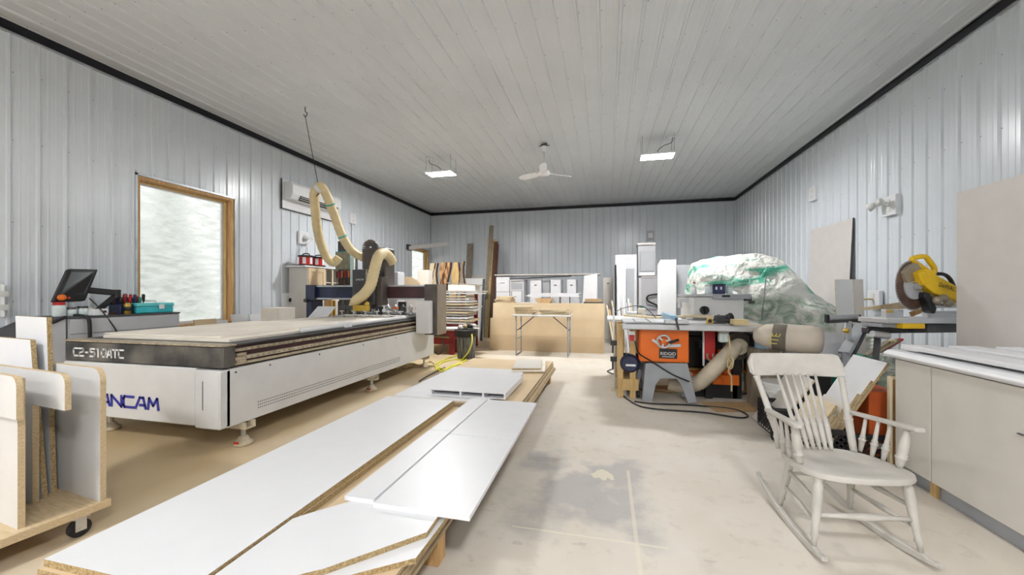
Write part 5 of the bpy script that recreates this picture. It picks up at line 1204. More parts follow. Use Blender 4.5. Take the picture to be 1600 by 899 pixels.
# under the extension: orange base, red cylinder, hose, blower
def under():
    t = thing('orange_base', 'orange steel machine base under the saw extension', 'machine', (1.45, 5.65, 0))
    mk('plinth', B(1.08, 1.62, 5.40, 5.66, .17, .30), 'orange', t, bevel=.006)
    mk('column', B(1.38, 1.54, 5.44, 5.62, .30, .62), 'orangedark', t, bevel=.006)
    mk('foot', B(1.10, 1.60, 5.42, 5.64, 0, .17), 'black', t)
    mk('top_block', B(1.16, 1.56, 5.42, 5.64, .62, .70), 'black', t)
    x0, x1, z1, z0 = rect(1101, 520, 1118, 560, 5.3)
    t = thing('red_guard', 'tall red metal guard with steel hook under the saw table', 'guard', ((x0 + x1) / 2, 5.3, 0))
    mk('plate', B(x0, x1, 5.30, 5.34, z0 - .02, .93), 'red', t, bevel=.008); mk('edge', B(x0 - .02, x0 - .002, 5.30, 5.34, z0 - .1, .93), 'whiteink', t)
    mk('hook', MB().tube(smoothpath([(x0 + .03, 5.29, z0 + .06), (x0 + .03, 5.28, z0), (x0 + .07, 5.28, z0 - .03), (x1 - .03, 5.28, z0), (x1 - .03, 5.29, z0 + .06)]), .012, 8), 'rail', t, smooth=True)
    mk('post', B(x0 + .02, x1 - .02, 5.345, 5.385, 0, .9), 'black', t)
    pts = [px(1148, 541, Y=5.30), px(1140, 552, Y=5.22), px(1122, 570, Y=5.18), px(1104, 588, Y=5.20), px(1090, 599, Y=5.26), px(1068, 603, Y=5.34), px(1045, 598, Y=5.38)]
    for p in pts: p.z = max(p.z, .10)
    h, P = hose('dust_hose', pts, .092, 'hosepale', 'pale dust hose running from blower to the table saw base')
    c = px(1152, 540, Y=5.42)
    b = thing('dust_blower', 'dark round blower housing under the saw extension right end', 'blower', (c.x, 5.5, 0))
    mk('housing', MB().cyl((c.x, 5.36, c.z), (c.x, 5.56, c.z), .17, 20), 'gunbrown', b, smooth='auto'); mk('inlet', MB().cyl((c.x - .02, 5.28, c.z), (c.x - .02, 5.36, c.z), .10, 16), 'hosepale', b, smooth='auto')
    mk('stand', B(c.x - .05, c.x + .05, 5.42, 5.52, 0, c.z - .1), 'black', b); mk('motor', MB().cyl((c.x, 5.56, c.z), (c.x, 5.72, c.z), .09, 14), 'black', b, smooth='auto')
    q = px(1171, 613, Z=0)
    one('wood_post', MB().bar((q.x, q.y + .05, 0), (q.x - .02, q.y + .05, .80), .075, .075), 'greywood', 'thick weathered wooden post under the extension right end', 'post')
    p = px(1131, 526, Y=5.1)
    j = thing('hanging_jar', 'clear jar hung below the saw extension with tan cord', 'jar', (p.x, 5.1, p.z - .06)); mk('body', B(p.x - .06, p.x + .05, 5.06, 5.15, p.z - .07, p.z + .05), 'clear', j, bevel=.02, seg=2); mk('lid', B(p.x - .062, p.x + .052, 5.058, 5.152, p.z + .05, p.z + .10), 'cream', j)
    mk('cord', MB().tube(smoothpath([(p.x + .04, 5.06, p.z + .02), px(1141, 545, Y=5.02), px(1137, 560, Y=5.0), px(1143, 567, Y=5.0), px(1138, 580, Y=5.0), px(1143, 590, Y=5.0), px(1143, 612, Y=5.0)]), .010, 6), 'cordtan', j, smooth=True)
    mk('coil', MB().tube(smoothpath([px(1140, 555, Y=5.0), px(1146, 562, Y=4.99), px(1143, 576, Y=4.99), px(1137, 572, Y=4.99), px(1139, 558, Y=5.0)]), .009, 6), 'cordtan', j, smooth=True)
    a, b2, z1, z0 = rect(1174, 522, 1194, 534, 5.3)
    o = one('tool_case', B(a, b2 + .2, 5.3, 5.6, z1 - .16, z1), 'black', 'black tool case with orange strip under the extension', 'tool case', bevel=.01)
    o2 = mk('badge', B(a + .03, b2, 5.29, 5.3, z1 - .09, z1 - .03), 'orange', o)
    a, b2, z1, z0 = rect(1186, 536, 1204, 546, 5.05)
    one('carton', B((a + b2) / 2 - .12, (a + b2) / 2 + .16, 5.06, 5.26, 0, z0), 'greywood', 'weathered box under the blue can right of the wood post', 'box', bevel=.005)
    one('paint_can', MB().cyl(((a + b2) / 2, 5.15, z0), ((a + b2) / 2, 5.15, z1), .07, 16), 'fenceblue', 'small blue can on the weathered box under extension', 'can', smooth='auto')
under()
cord([fp(967, 592, .02), fp(975, 597), fp(968.5, 603), fp(968.5, 613), fp(991, 631), fp(1021, 639), fp(1100, 645), fp(1155, 653), fp(1168, 649), fp(1142, 639), fp(1074, 633), fp(1020, 631), fp(991, 627.5)], .009, 'black', 'black power cord looping over the floor before the saw')
cord([px(992, 533, Y=4.97), px(998, 552, Y=4.97), px(1018, 565, Y=5.0), px(1050, 585, Y=5.0), px(1075, 596, Y=5.0), fp(1100, 605), fp(1142, 617), fp(1165, 615), fp(1189, 618)], .009, 'black', 'black switch cord crossing the saw stand front to the floor')
cord([fp(949, 580), fp(958, 577), fp(966, 582), fp(957, 584), fp(949, 581), fp(960, 586), fp(972, 596)], .008, 'black', 'small black cord loop on floor left of the saw')

# ------------------------------------------------------------------ tarp covered pile
def tarp():
    sil = [(1074, 470), (1077, 432), (1081, 413), (1095, 406), (1120, 401), (1145, 399), (1170, 396), (1195, 399), (1212, 405), (1224, 416), (1235, 431), (1255, 452), (1275, 467), (1292, 478), (1303, 487), (1318, 505)]
    nu, nv = 90, 60; vs_ = []
    def lerp_sil(u):
        f = u * (len(sil) - 1); i = min(int(f), len(sil) - 2); a, b = sil[i], sil[i + 1]; k = f - i
        return a[0] + (b[0] - a[0]) * k, a[1] + (b[1] - a[1]) * k
    for i in range(nu + 1):
        u = i / nu; sx, sy = lerp_sil(u)
        yr = 8.0 - 1.1 * u                     # ridge line comes forward to the right
        top = px(sx, sy, Y=yr)
        for j in range(nv + 1):
            v = j / nv
            if v < .68:
                q = v / .68; e = q ** 2.4
                y = yr - 1.0 + 1.0 * e - .25 * (1 - u) * (1 - q) ; z = top.z * (1 - (1 - q) ** 1.7)
                x = top.x * (1 - .0 * q) + (top.x - 2.3) * .10 * (1 - q)
            else:
                q = (v - .68) / .32; y = yr + .9 * q ** .8; z = top.z * (1 - q ** 1.8); x = top.x
            # folds
            n1 = noise.noise(Vector((x * 1.6, y * 1.4, z * 4.5 + x * 1.2))); n2 = noise.noise(Vector((x * 5 + 3, y * 5, z * 9))); n3 = abs(noise.noise(Vector((x * 3.5 - z * 3, y * 2, z * 3 + 7))))
            am = min(1, z / .25) * (1 if v < .9 else .3)
            y += am * (.14 * n1 + .05 * n2 - .10 * n3); z += am * .035 * n2 + (-.05 * n3 * am if v < .6 else 0)
            vs_.append(Vector((min(x, WR - .12), y, max(.0, z))))
    mb = MB(); mb.v = vs_
    for i in range(nu):
        for j in range(nv):
            a = i * (nv + 1) + j; mb.f.append([a, a + nv + 1, a + nv + 2, a + 1]); mb.m.append(0)
    t = thing('tarp_pile', 'big pile under a crumpled white and green tarpaulin', 'tarpaulin', (2.3, 7.4, 0))
    mk('tarpaulin', mb, 'tarp', t, smooth=True)
    ro = [px(1197, 432, Y=6.72), px(1193, 470, Y=6.38), px(1190, 500, Y=6.25)]
    mk('rope', MB().tube(smoothpath(ro), .008, 6), 'darkgrey', t)
tarp()

# ------------------------------------------------------------------ right wall side
def wall_sheet(x0, x1, ytop, Xb, Xt, label, m, edge='darkgrey', z1=None, name='wall_sheet'):
    a = px(x0, 450, X=(Xb + Xt) / 2).y; b = px(x1, 450, X=(Xb + Xt) / 2).y; y0, y1 = sorted((a, b)); h = z1 or px((x0 + x1) / 2, ytop, X=Xt).z
    d = Vector((Xt - Xb, 0, h))
    return one(name, MB().prism([(0, 0), (y1 - y0, 0), (y1 - y0, 1), (0, 1)], .025, (Xb, y0, 0), (0, 1, 0), tuple(d), me=1), [m, edge], label, 'sheet')
wall_sheet(1262, 1326, 352, 3.72, 3.83, 'tall pale sheet with dark edge leaning on the right wall', 'panelwarm')
def lean_right(x0, y0, x1, y1, Y, m, label, dep=.02, tilt=.10):
    X0, X1, Z1, Z0 = rect(x0, y0, x1, y1, Y)
    return one('leaning_board', MB().prism([(0, 0), (X1 - X0, 0), (X1 - X0, 1), (0, 1)], dep, (X0, Y - tilt, 0), (1, 0, 0), (0, tilt, Z1), me=1), [m, 'mdfedge'], label, 'board')
lean_right(1304, 437, 1331, 492, 5.75, 'melamine', 'white board with dark edge standing behind the roller stand')
lean_right(1332, 437, 1347, 492, 5.85, 'panelwarm', 'narrow beige board right of the white standing board')
one('leaning_board', B(2.70, 2.725, 2.0, 3.83, 0, 2.125), 'panelwarm', 'huge plain beige panel standing behind the right cabinets', 'panel')
# base cabinets
def base_cabinets():
    X = 2.05
    for k, (y0, y1, lab) in enumerate(((3.10, 3.42, 'narrow beige base cabinet at the far end of the row'), (2.10, 3.095, 'wide beige base cabinet nearest the rocking chair'), (1.2, 2.095, 'wide beige base cabinet at the right picture edge'))):
        t = thing('base_cabinet', lab, 'cabinet', (X + .3, (y0 + y1) / 2, 0), 0, 'beige base cabinets along the right')
        mk('carcass', B(X + .02, X + .60, y0, y1, .1, .86), 'cream', t)
        n = 1
        d = mk('door', B(X, X + .0195, y0 + .002, y1 - .002, .105, .85), 'cream', t, bevel=.002)
        if k == 1: mk('handle', B(X - .012, X, 2.42, 2.54, .615, .619), 'darkgrey', d)
        mk('toe_kick', B(X + .05, X + .07, y0, y1, 0, .1), 'sawgrey', t)
        mk('plinth', B(X + .07, X + .58, y0 + .02, y1 - .02, 0, .1), 'mdfedge', t)
        if k < 2: mk('foot_block', B(X + .03, X + .05, y0 + .0, y0 + .05, 0, .1), 'pine', t)
base_cabinets()
zz = .8605
trims = ((2.02, 2.16, .05, 3.50, 'front lower rounded white moulding on the beige cabinets'), (2.17, 2.30, .055, 3.56, 'second white moulding from front on the beige cabinets'), (2.31, 2.46, .06, 3.47, 'third white moulding from front on the beige cabinets'), (2.47, 2.66, .065, 3.40, 'rearmost white moulding on the beige cabinets'))
for x0, x1, h, ye, lab in trims:
    pr = [(x0 + .012, zz), (x1, zz), (x1, zz + h), (x0 + .03, zz + h), (x0 + .01, zz + h * .7), (x0, zz + h * .4)]
    one('white_moulding', MB().rings([[(a, yy, b) for a, b in pr] for yy in (1.25, ye)]), 'white', lab, 'moulding', 'white mouldings on the cabinets', bevel=.006, seg=2)
z2 = zz + .066
for x0, x1, h, ye, lab in ((2.10, 2.28, .03, 3.45, 'flat white board on top of the mouldings, front'), (2.32, 2.48, .04, 3.36, 'flat white board on top of the mouldings, middle'), (2.52, 2.66, .05, 3.28, 'flat white board on top of the mouldings, rear')):
    one('white_moulding', B(x0, x1, 1.3, ye, z2, z2 + h), 'white', lab, 'moulding', 'white boards atop the mouldings', bevel=.006, seg=2)
# mitre saw on its stand
def mitre():
    D = 3.45; c = px(1427, 446, D=D); rv = Vector((CS, SN, 0)); fw = Vector((-SN, CS, 0)); up = Vector((0, 0, 1))
    def at(x, y, d=0): return px(x, y, D=D + d)
    tz = px(1440, 503, D=D).z
    t = thing('mitre_saw', 'yellow mitre saw with big round blade on its stand', 'mitre saw', (c.x, c.y, 0))
    n = fw * .9 - rv * .25; n.normalize()
    bl = mk('blade', MB().cyl(c + n * .0, c + n * .006, .215, 48), 'blade', t, smooth='auto')
    mb = MB(); a1 = n.cross(up).normalized(); a2 = a1.cross(n)
    for k in range(60):
        a = 2 * math.pi * k / 60; d = a1 * math.cos(a) + a2 * math.sin(a)
        mb.obox(c + d * .218 + n * .003, (.007, .014, .012), Matrix((n, d, n.cross(d))).transposed())
    o = mk('tooth', mb, 'steel', bl); o['kind'] = 'stuff'
    mk('flange', MB().cyl(c - n * .012, c + n * .0, .125, 28), 'console', bl, smooth='auto')
    mk('arbor', MB().cyl(c - n * .05, c, .035, 16), 'steel', bl, smooth='auto')
    # guard: upper half disc
    gp = [(.195 * math.cos(a), .195 * math.sin(a)) for a in [math.radians(35 + 85 * i / 16) for i in range(17)]] + [(-.02, .05), (.12, .02)]
    mk('blade_guard', MB().prism(gp, .045, c - n * .028, tuple(a1 * -1), tuple(a2), me=0), 'guard', t, bevel=.004)
    # yellow arm
    def poly(name, pts, th, m, off=0, bv=.012):
        w_ = [at(x, y, off) for x, y in pts]
        return mk(name, MB().rings([w_, [q + fw * th for q in w_]]), m, t, bevel=bv, seg=2)
    poly('arm', [(1434, 424), (1450, 419), (1468, 432), (1492, 445), (1510, 455), (1510, 475), (1490, 468), (1462, 459), (1450, 450), (1438, 436)], .12, 'yellow', -.06)
    h = [at(1450, 424), at(1440, 418), at(1427, 409), at(1426, 404), at(1444, 401), at(1452, 408), at(1460, 421), at(1456, 430)]
    mk('handle', MB().tube(smoothpath(h, 5), .021, 10), 'yellow', t, smooth=True)
    poly('motor_boss', [(1435, 426), (1449, 423), (1456, 440), (1444, 447)], .2, 'yellow', -.09)
    arm = bpy.data.objects
    text('lettering', 'DeWALT', 'black', t, at(1466, 447.5, -.064), tuple(rv * .93 - up * .30), tuple(up * .93 + rv * .3), .17, .036)
    mk('lever', MB().tube(smoothpath([at(1462, 428, .03), at(1475, 429, .03), at(1484, 436, .03), at(1490, 448, .03)]), .016, 8), 'black', t, smooth=True)
    poly('arm_link', [(1446, 456), (1454, 459), (1465, 482), (1462, 491), (1455, 489), (1450, 472), (1444, 464)], .08, 'black', -.05)
    mk('rail_rod', MB().cyl(at(1455, 467, -.02), at(1500, 462, .0), .022, 10).cyl(at(1455, 478, -.02), at(1500, 478, 0), .02, 10), 'steel', t, smooth='auto')
    for x, y in ((1464, 470), (1474, 466), (1482, 474)): mk('clamp_knob', MB().ball(at(x, y, -.06), .035, 10), 'guard', t, smooth=True)
    # base: fence and table
    q = at(1440, 500)
    def wbox(x0, y0, x1, y1, th, m, name, off=0, bv=.006): return poly(name, [(x0, y0), (x1, y0), (x1, y1), (x0, y1)], th, m, off, bv)
    wbox(1384, 484, 1412, 498, .05, 'alu', 'fence', .05); wbox(1449, 486, 1505, 500, .05, 'alu', 'fence', .05)
    wbox(1386, 498, 1505, 506, .28, 'alu', 'saw_table', -.15)
    wbox(1378, 506, 1407, 512, .2, 'sawgrey', 'base', -.1); wbox(1412, 506, 1446, 514, .2, 'yellow', 'base_front', -.16); wbox(1449, 506, 1505, 520, .25, 'darkgrey', 'base', -.1)
    mk('yellow_sticker', MB().rings([[at(1385, 485, .045), at(1396, 485, .045), at(1396, 489, .045), at(1385, 489, .045)], [at(1385, 485, .043), at(1396, 485, .043), at(1396, 489, .043), at(1385, 489, .043)]]), 'gold', t)
    b = at(1445, 512); 
    mk('stand_rail', MB().bar(at(1350, 516, .1), at(1505, 514, .1), .07, .06), 'darkgrey', t, bevel=.01)
    mk('stand_tube', MB().cyl(at(1363, 522, 0), at(1388, 525, 0), .03, 10), 'alu', t, smooth='auto')
    for x, dx in ((1372, -14), (1500, 10)):
        for s in (-.18, .25):
            p = at(x, 518, .1); q = at(x + dx, 518, .1 + s); q.z = 0
            mk('stand_leg', MB().bar(p, q, .04, .04), 'black', t)
    return at
mat_at = mitre()
one('board_offcut', MB().rings([[px(x, y, D=3.75 + d) for x, y in ((1341, 482), (1403, 473), (1440, 478), (1440, 482), (1345, 485))] for d in (0, .05)]), 'palewood', 'long thin pale lath lying over the saw fence left end', 'offcut')
one('board_offcut', MB().rings([[px(x, y, D=3.7 + d) for x, y in ((1420, 488), (1446, 481), (1452, 484), (1424, 496))] for d in (0, .12)]), 'timber', 'brown wedge of wood under the mitre saw blade', 'offcut')
# roller stand
def roller():
    Dd = 4.0
    def at(x, y, d=0): return px(x, y, D=Dd + d)
    b = at(1326, 520)
    t = thing('roller_stand', 'grey roller support stand left of the mitre saw', 'roller stand', (b.x, b.y, 0))
    mk('roller', MB().cyl(at(1294, 497), at(1339, 495), .028, 16), 'sawgrey', t, smooth='auto')
    for x in (1292, 1341): mk('bracket', MB().obox(at(x, 498), (.02, .05, .08)), 'black', t)
    mk('cross_bar', MB().bar(at(1292, 503), at(1341, 501), .03, .03), 'darkgrey', t)
    mk('post', MB().bar(at(1326, 502), (b.x, b.y, .35), .035, .035), 'alu', t)
    for k in range(3):
        a = 2.1 * k + .4; mk('leg', MB().bar((b.x, b.y, .45), (b.x + .32 * math.cos(a), b.y + .32 * math.sin(a), .0), .025, .025), 'alu', t)
    mk('knob', MB().ball(at(1322, 517, -.05), .03, 8), 'gold', t)
roller()
for k, (a, b, m, lab) in enumerate((((1291, 518), (1324, 503), 'alu', 'silver bar leaning low beside the roller stand'), ((1292, 521), (1330, 506), 'darkgrey', 'dark bar leaning low beside the roller stand'))):
    p = px(*a, D=4.6); q = px(*b, D=4.75); p.z = 0; one('metal_bar', MB().bar(p, q, .03, .03), m, lab, 'bar')
# clutter between saw stand and crates
def clutter():
    p = px(1335, 560, D=4.2)
    t = thing('folding_trestle', 'grey metal folding trestle leaning right of the sack', 'trestle', (p.x, p.y, 0))
    a, b = px(1345, 508, D=4.1), px(1318, 552, D=3.9)
    mk('rail', MB().bar(a, b, .09, .03), 'galv', t); q = Vector((b.x, b.y, 0)); mk('leg', MB().bar(b, q, .03, .03), 'galv', t); mk('rail', MB().bar(a + Vector((.1, .05, 0)), b + Vector((.1, .05, -.05)), .02, .03), 'darkgrey', t)
    g = px(1390, 565, D=3.75)
    one('green_bin', MB().tube([(g.x - .1, g.y + .75, 0), (g.x - .1, g.y + .75, .62)], [.30, .36], 20), 'greenplastic', 'green plastic tub behind the leaning white board', 'tub', smooth='auto')
    for k in range(5):
        a = px(1352 + k * 7, 556 - k * 2, D=4.3 + .05 * k); b = px(1388 + k * 5, 534 - k, D=4.35 + .05 * k); a.z = max(a.z, .63); 
        one('wood_strip', MB().bar(a, b, .05, .02), ('greywood', 'pine', 'palewood', 'greywood', 'red')[k], '%s strip of wood on the green tub, %s' % (('weathered', 'orange', 'pale', 'grey', 'red')[k], ('lowest', 'second lowest', 'middle', 'second highest', 'highest')[k]), 'strip', 'strips on the green tub')
clutter()
# sack on a dark bin, bucket
def sack():
    c0, c1 = px(1178, 523, D=4.35), px(1288, 534, D=3.95); ax = (c1 - c0); L = ax.length; ax.normalize()
    t = thing('sack', 'stuffed beige sack with dark yellow lettered label behind chair', 'sack', ((c0.x + c1.x) / 2, (c0.y + c1.y) / 2, .70))
    up = Vector((0, 0, 1)); sd = ax.cross(up).normalized(); up = sd.cross(ax)
    rs = []; prof = [(0, .06, .05), (.04, .12, .09), (.2, .14, .13), (.5, .16, .145), (.8, .165, .15), (.93, .15, .14), (.985, .10, .10), (1, .04, .04)]
    def ring(q, a, b, n=20):
        c = c0 + ax * L * q
        return [c + sd * a * math.cos(2 * math.pi * j / n) * (1 + .05 * math.sin(3 * j + q * 9)) + up * b * math.sin(2 * math.pi * j / n) for j in range(n)]
    mk('body', MB().rings([ring(*p) for p in prof]), 'sack', t, smooth=True)
    mb = MB(); n = 20; A = [ring(.30, .158, .145)[j] for j in range(0, n)]; Bq = [ring(.50, .166, .151)[j] for j in range(0, n)]
    idx = [j for j in range(n) if (A[j] - (c0 + ax * L * .3)).dot(-Vector((-SN, CS, 0))) > -.03 or j in (5,)]
    idx = sorted(range(n), key=lambda j: (A[j] - c0).dot(Vector((-SN, CS, 0))))[:9]; idx = sorted(idx, key=lambda j: A[j].z)
    mb.rings([[A[j] for j in idx], [Bq[j] for j in idx]], close=False, cap=False)
    lb = mk('label_patch', mb, 'sacklabel', t, smooth=True)
    cc = c0 + ax * L * .40; vw = Vector((SN, -CS, 0)); o = cc + sd * .176 - up * .06 + ax * .03
    text('lettering', 'ITE', 'sackink', lb, o - ax * .04, tuple(up * .9 + ax * .25), tuple(-ax), .12, .075, off=.004)
    s = thing('black_tote', 'dark tote bin standing under the beige sack', 'bin', (2.05, 4.65, 0))
    m = (c0 + c1) / 2
    mk('body', B(m.x + .07, m.x + .34, m.y - .14, m.y + .25, 0, .64), 'black', s, bevel=.01); mk('rim', B(m.x + .05, m.x + .36, m.y - .16, m.y + .27, .64, .672), 'darkgrey', s)
    return m
sk = sack()
p = px(1215, 640, Z=.0); bx_, by_ = px(1216, 600, D=4.1).x, px(1216, 600, D=4.1).y
def bucket():
    x, y = bx_, by_
    t = thing('bucket', 'white plastic bucket with ribbed rim behind the rocking chair', 'bucket', (x, y, 0))
    mk('body', MB().tube([(x, y, 0), (x, y, .02), (x, y, .38)], [.13, .135, .155], 24), 'bucket', t, smooth='auto')
    for z in (.30, .34, .375): mk('rim_rib', MB().tube([(x, y, z), (x, y, z + .012)], [.166, .168], 24), 'bucket', t, smooth='auto')
    mk('lid', MB().cyl((x, y, .388), (x, y, .40), .165, 24), 'bucket', t, smooth='auto')
    mk('wire_handle', MB().tube(smoothpath([(x - .16, y - .03, .33), (x - .1, y - .15, .22), (x + .02, y - .185, .18), (x + .12, y - .14, .22), (x + .16, y - .02, .33)]), .004, 6), 'darkgrey', t)
bucket()
# crates with leaning offcut panels
def crate(x0, x1, y0, y1, h, label):
    t = thing('crate', label, 'crate', ((x0 + x1) / 2, (y0 + y1) / 2, 0), 0, 'black lattice crates behind the chair')
    mk('bottom', B(x0 + .005, x1 - .005, y0 + .005, y1 - .005, 0, .015), 'black', t)
    mk('top_rim', MB().box(x0, x1, y0, y0 + .02, h - .035, h).box(x0, x1, y1 - .02, y1, h - .035, h).box(x0, x0 + .02, y0 + .02, y1 - .02, h - .035, h).box(x1 - .02, x1, y0 + .02, y1 - .02, h - .035, h), 'black', t)
    for side in range(4):
        mb = MB(); st = .055
        if side < 2:
            y = y0 + .005 if side == 0 else y1 - .005; L = x1 - x0; P = lambda u, z: (x0 + u, y, z)
        else:
            x = x0 + .005 if side == 2 else x1 - .005; L = y1 - y0; P = lambda u, z, x=x: (x, y0 + u, z)
        u = -h
        while u < L:
            for s in (0, 1):
                a0, b0 = u, u + h; za, zb = 0.0, h - .03
                u0, u1 = max(0, a0), min(L, b0)
                if u1 - u0 < .02: continue
                f = lambda q: .01 + (zb - .01) * ((q - a0) / h if s == 0 else 1 - (q - a0) / h)
                mb.bar(P(u0, f(u0)), P(u1, f(u1)), .012, .006, up=(0, 1, 0) if side < 2 else (1, 0, 0))
            u += st
        mk('lattice_side', mb, 'black', t)
    for x, y in ((x0, y0), (x1 - .025, y0), (x0, y1 - .025), (x1 - .025, y1 - .025)): mk('corner_post', B(x, x + .025, y, y + .025, .015, h - .035), 'black', t)
    hd = mk('handle_tab', B((x0 + x1) / 2 - .06, (x0 + x1) / 2 + .06, y0 - .006, y0, h - .10, h - .06), 'steel', t)
crate(1.46, 1.84, 3.52, 4.02, .27, 'black lattice crate nearest the chair with leaning boards')
crate(1.50, 1.88, 4.05, 4.45, .27, 'black lattice crate behind the first crate by bucket')
crate(1.87, 2.24, 3.56, 4.02, .24, 'black lattice crate beside the narrow beige cabinet')
def lean_b(x, y0, y1, l, ang, m, label, th=.018, zb=.02, e='particle'):
    d = Vector((math.sin(ang), 0, math.cos(ang)))
    return one('board_offcut', MB().prism([(0, 0), (y1 - y0, 0), (y1 - y0, l), (0, l)], th, (x, y0, zb), (0, 1, 0), tuple(d), me=1), [m, e], label, 'offcut', 'offcut panels leaning in the crate')
A0 = math.radians(30)
for k, (x, y0, y1, l, m, lab) in enumerate(((1.635, 3.56, 3.98, .90, 'melamine', 'largest white offcut panel leaning in the crate'), (1.606, 3.555, 3.80, .74, 'melamine', 'second white offcut with brown edge, against the largest'), (1.577, 3.55, 3.72, .62, 'melamine', 'third white offcut in the leaning pile'), (1.550, 3.55, 3.86, .52, 'cream', 'cream offcut in middle of the leaning pile'), (1.523, 3.55, 3.70, .42, 'melamine', 'low white offcut in the leaning pile'), (1.497, 3.56, 3.95, .50, 'palewood', 'leftmost pale wood offcut leaning in the crate'))):
    lean_b(x, y0, y1, l, A0, m, lab)
one('leaning_board', MB().prism([(0, 0), (.5, 0), (.5, 1), (0, 1)], .018, (1.50, 4.1, .02), (0, 1, 0), (.34, 0, .52), me=1), ['cream', 'palewood'], 'cream panel leaning in the rear crate by bucket', 'board')
one('carton', B(2.0, 2.22, 3.62, 3.96, .02, .56), 'orangebox', 'orange red box standing in the crate by the cabinet', 'box', bevel=.004)
fr = thing('picture_frame', 'narrow pale wooden frame standing beside the beige cabinet', 'frame', (2.06, 3.49, 0))
fx0, fx1, fz1, fz0 = rect(1386, 588, 1400, 690, 3.5)
for a in ((fx0, fx0 + .018, 0, fz1), (fx1 + .02, fx1 + .038, 0, fz1), (fx0 + .018, fx1 + .02, fz1 - .02, fz1), (fx0 + .018, fx1 + .02, 0, .02)): mk('rail', B(a[0], a[1], 3.47, 3.50, a[2], a[3]), 'palewood', fr)
mk('backing', B(fx0 + .018, fx1 + .02, 3.492, 3.50, .02, fz1 - .02), 'timber', fr)
one('white_board', MB().prism([(0, 0), (.42, 0), (.42, 1), (0, 1)], .02, (px(1255, 560, D=4.2).x, px(1255, 560, D=4.2).y + .1, 0), (1, .1, 0), (.06, .1, px(1290, 520, D=4.3).z), me=0), 'melamine', 'white board standing behind right end of the sack', 'board')

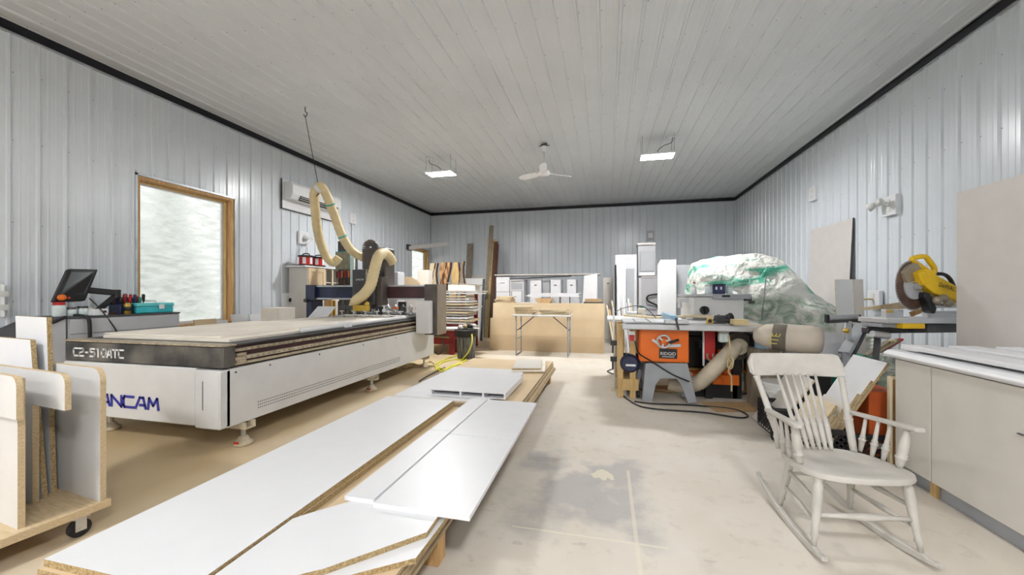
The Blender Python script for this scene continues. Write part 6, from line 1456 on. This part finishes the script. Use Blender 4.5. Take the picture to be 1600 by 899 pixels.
# ------------------------------------------------------------------ rocking chair
def rocker():
    t = thing('rocking_chair', 'cream painted wooden rocking chair with turned spindles', 'rocking chair', (1.245, 2.52, 0), math.radians(8))
    L = dict(local=True); M = 'chairpaint'
    # saddle seat: rings over thickness
    def outline(k, dz):
        pts = []
        for i in range(40):
            a = 2 * math.pi * i / 40; c, s = math.cos(a), math.sin(a)
            r = 1 / (abs(c) ** 3.2 + abs(s) ** 3.2) ** (1 / 3.2)
            x = r * c; y = r * s
            hw = .283 - .045 * (y + 1) / 2
            yy = y * .225 + (.02 * (1 - x * x) * (-1 if y < 0 else 1) * abs(y))
            pts.append(Vector((x * hw * k, yy * k - .02, .425 - (yy + .2) * .06 + dz)))
        return pts
    mb = MB(); rs = [outline(.93, -.04), outline(.99, -.032), outline(1.0, -.018), outline(.99, -.004), outline(.95, .0), outline(.8, -.004), outline(.5, -.012), outline(.1, -.014)]
    mk('seat', mb.rings(rs), M, t, smooth='auto', **L)
    leg = [(0, .016), (.08, .02), (.1, .016), (.14, .022), (.3, .023), (.55, .020), (.8, .015), (.86, .019), (.9, .013), (1, .012)]
    fl_ = [((s * .205, -.17, .40), (s * .248, -.20, .048)) for s in (-1, 1)]; bl_ = [((s * .165, .13, .38), (s * .195, .185, .050)) for s in (-1, 1)]
    for a, b in fl_ + bl_: mk('leg', MB().lathe(a, b, leg, 14), M, t, smooth=True, **L)
    for s in (-1, 1):
        rs = []
        for i in range(19):
            q = i / 18; y = -.295 + .765 * q; yc = -.02; z = (y - yc) ** 2 * (.38 if y < yc else .42); x = s * (.255 - .075 * q)
            hh = .036 + (.0 if .06 < q < .94 else -.012)
            rs.append([(x - .014, y, z), (x + .014, y, z), (x + .014, y, z + hh), (x - .014, y, z + hh)])
        mk('rocker', MB().rings(rs), M, t, bevel=.004, **L)
    st = [(0, .009), (.3, .012), (.5, .016), (.7, .012), (1, .009)]
    def leg_pt(lg, z): a, b = Vector(lg[0]), Vector(lg[1]); return a.lerp(b, (a.z - z) / (a.z - b.z))
    mk('stretcher', MB().lathe(leg_pt(fl_[0], .20), leg_pt(fl_[1], .20), [(0, .011), (.3, .014), (.5, .02), (.7, .014), (1, .011)], 10), M, t, smooth=True, **L)
    mk('stretcher', MB().lathe(leg_pt(bl_[0], .26), leg_pt(bl_[1], .26), st, 10), M, t, smooth=True, **L)
    for i in (0, 1):
        for z in (.26, .16): mk('stretcher', MB().lathe(leg_pt(fl_[i], z), leg_pt(bl_[i], z + .02), st, 10), M, t, smooth=True, **L)
    post = [(0, .017), (.12, .019), (.3, .02), (.40, .021), (.41, .024), (.43, .024), (.44, .019), (.46, .023), (.48, .018), (.50, .022), (.52, .018), (.85, .016), (.93, .016), (.94, .02), (.955, .016), (.97, .02), (1, .018)]
    pa = [(Vector((s * .195, .155, .40)), Vector((s * .255, .34, .80))) for s in (-1, 1)]
    for a, b in pa: mk('back_post', MB().lathe(a, b, post, 14), M, t, smooth=True, **L)
    sp = [(0, .010), (.05, .011), (.2, .016), (.30, .017), (.31, .019), (.33, .019), (.34, .014), (.36, .018), (.37, .014), (.39, .017), (.40, .012), (.7, .011), (1, .007)]
    for k in range(6):
        u = (k - 2.5) / 2.5
        mk('spindle', MB().lathe((u * .082 , .165, .40), (u * .115, .365, .81), sp, 10), M, t, smooth=True, **L)
    rs = []                                   # crest rail, bowed backwards, rounded top corners
    n = 24
    for i in range(n + 1):
        u = -1 + 2 * i / n; x = u * .288; yb = .35 + .035 * (1 - u * u); e = max(0, abs(u) - .86) / .14; zt = .935 - .06 * (1 - math.sqrt(max(0, 1 - e * e))); zb = .795 + .02 * e * e
        rs.append([(x, yb - .011, zb), (x, yb + .011 , zb), (x, yb + .045, zt), (x, yb + .023, zt)])
    mk('crest_rail', MB().rings(rs), M, t, bevel=.006, seg=2, **L)
    for s in (-1, 1):
        rs = []
        for q, wd in ((0, .03), (.2, .036), (.6, .04), (.85, .056), (.97, .05), (1, .03)):
            c = Vector((s * (.235 + .055 * q), .26 - .42 * q, .605 + .03 * q)); k = wd / 2
            rs.append([c + Vector((-k, 0, -.010)), c + Vector((k, 0, -.010)), c + Vector((k * .9, 0, .012)), c + Vector((-k * .9, 0, .012))])
        mk('arm', MB().rings(rs), M, t, bevel=.006, seg=2, **L)
        ap = [(0, .013), (.1, .018), (.22, .023), (.24, .027), (.28, .027), (.30, .02), (.33, .025), (.36, .02), (.4, .024), (.7, .022), (.85, .016), (1, .014)]
        mk('arm_post', MB().lathe((s * .243, -.085, .415), (s * .279, -.09, .622), ap, 12), M, t, smooth=True, **L)
        for q in (.28, .46, .62):
            y = .26 - .42 * q
            mk('arm_spindle', MB().lathe((s * (.220 + .03 * q), y + .01, .405), (s * (.236 + .055 * q), y, .60 + .03 * q), [(0, .009), (.15, .012), (.3, .015), (.32, .018), (.36, .018), (.38, .012), (.42, .016), (.46, .011), (.8, .009), (1, .008)], 10), M, t, smooth=True, **L)
rocker()
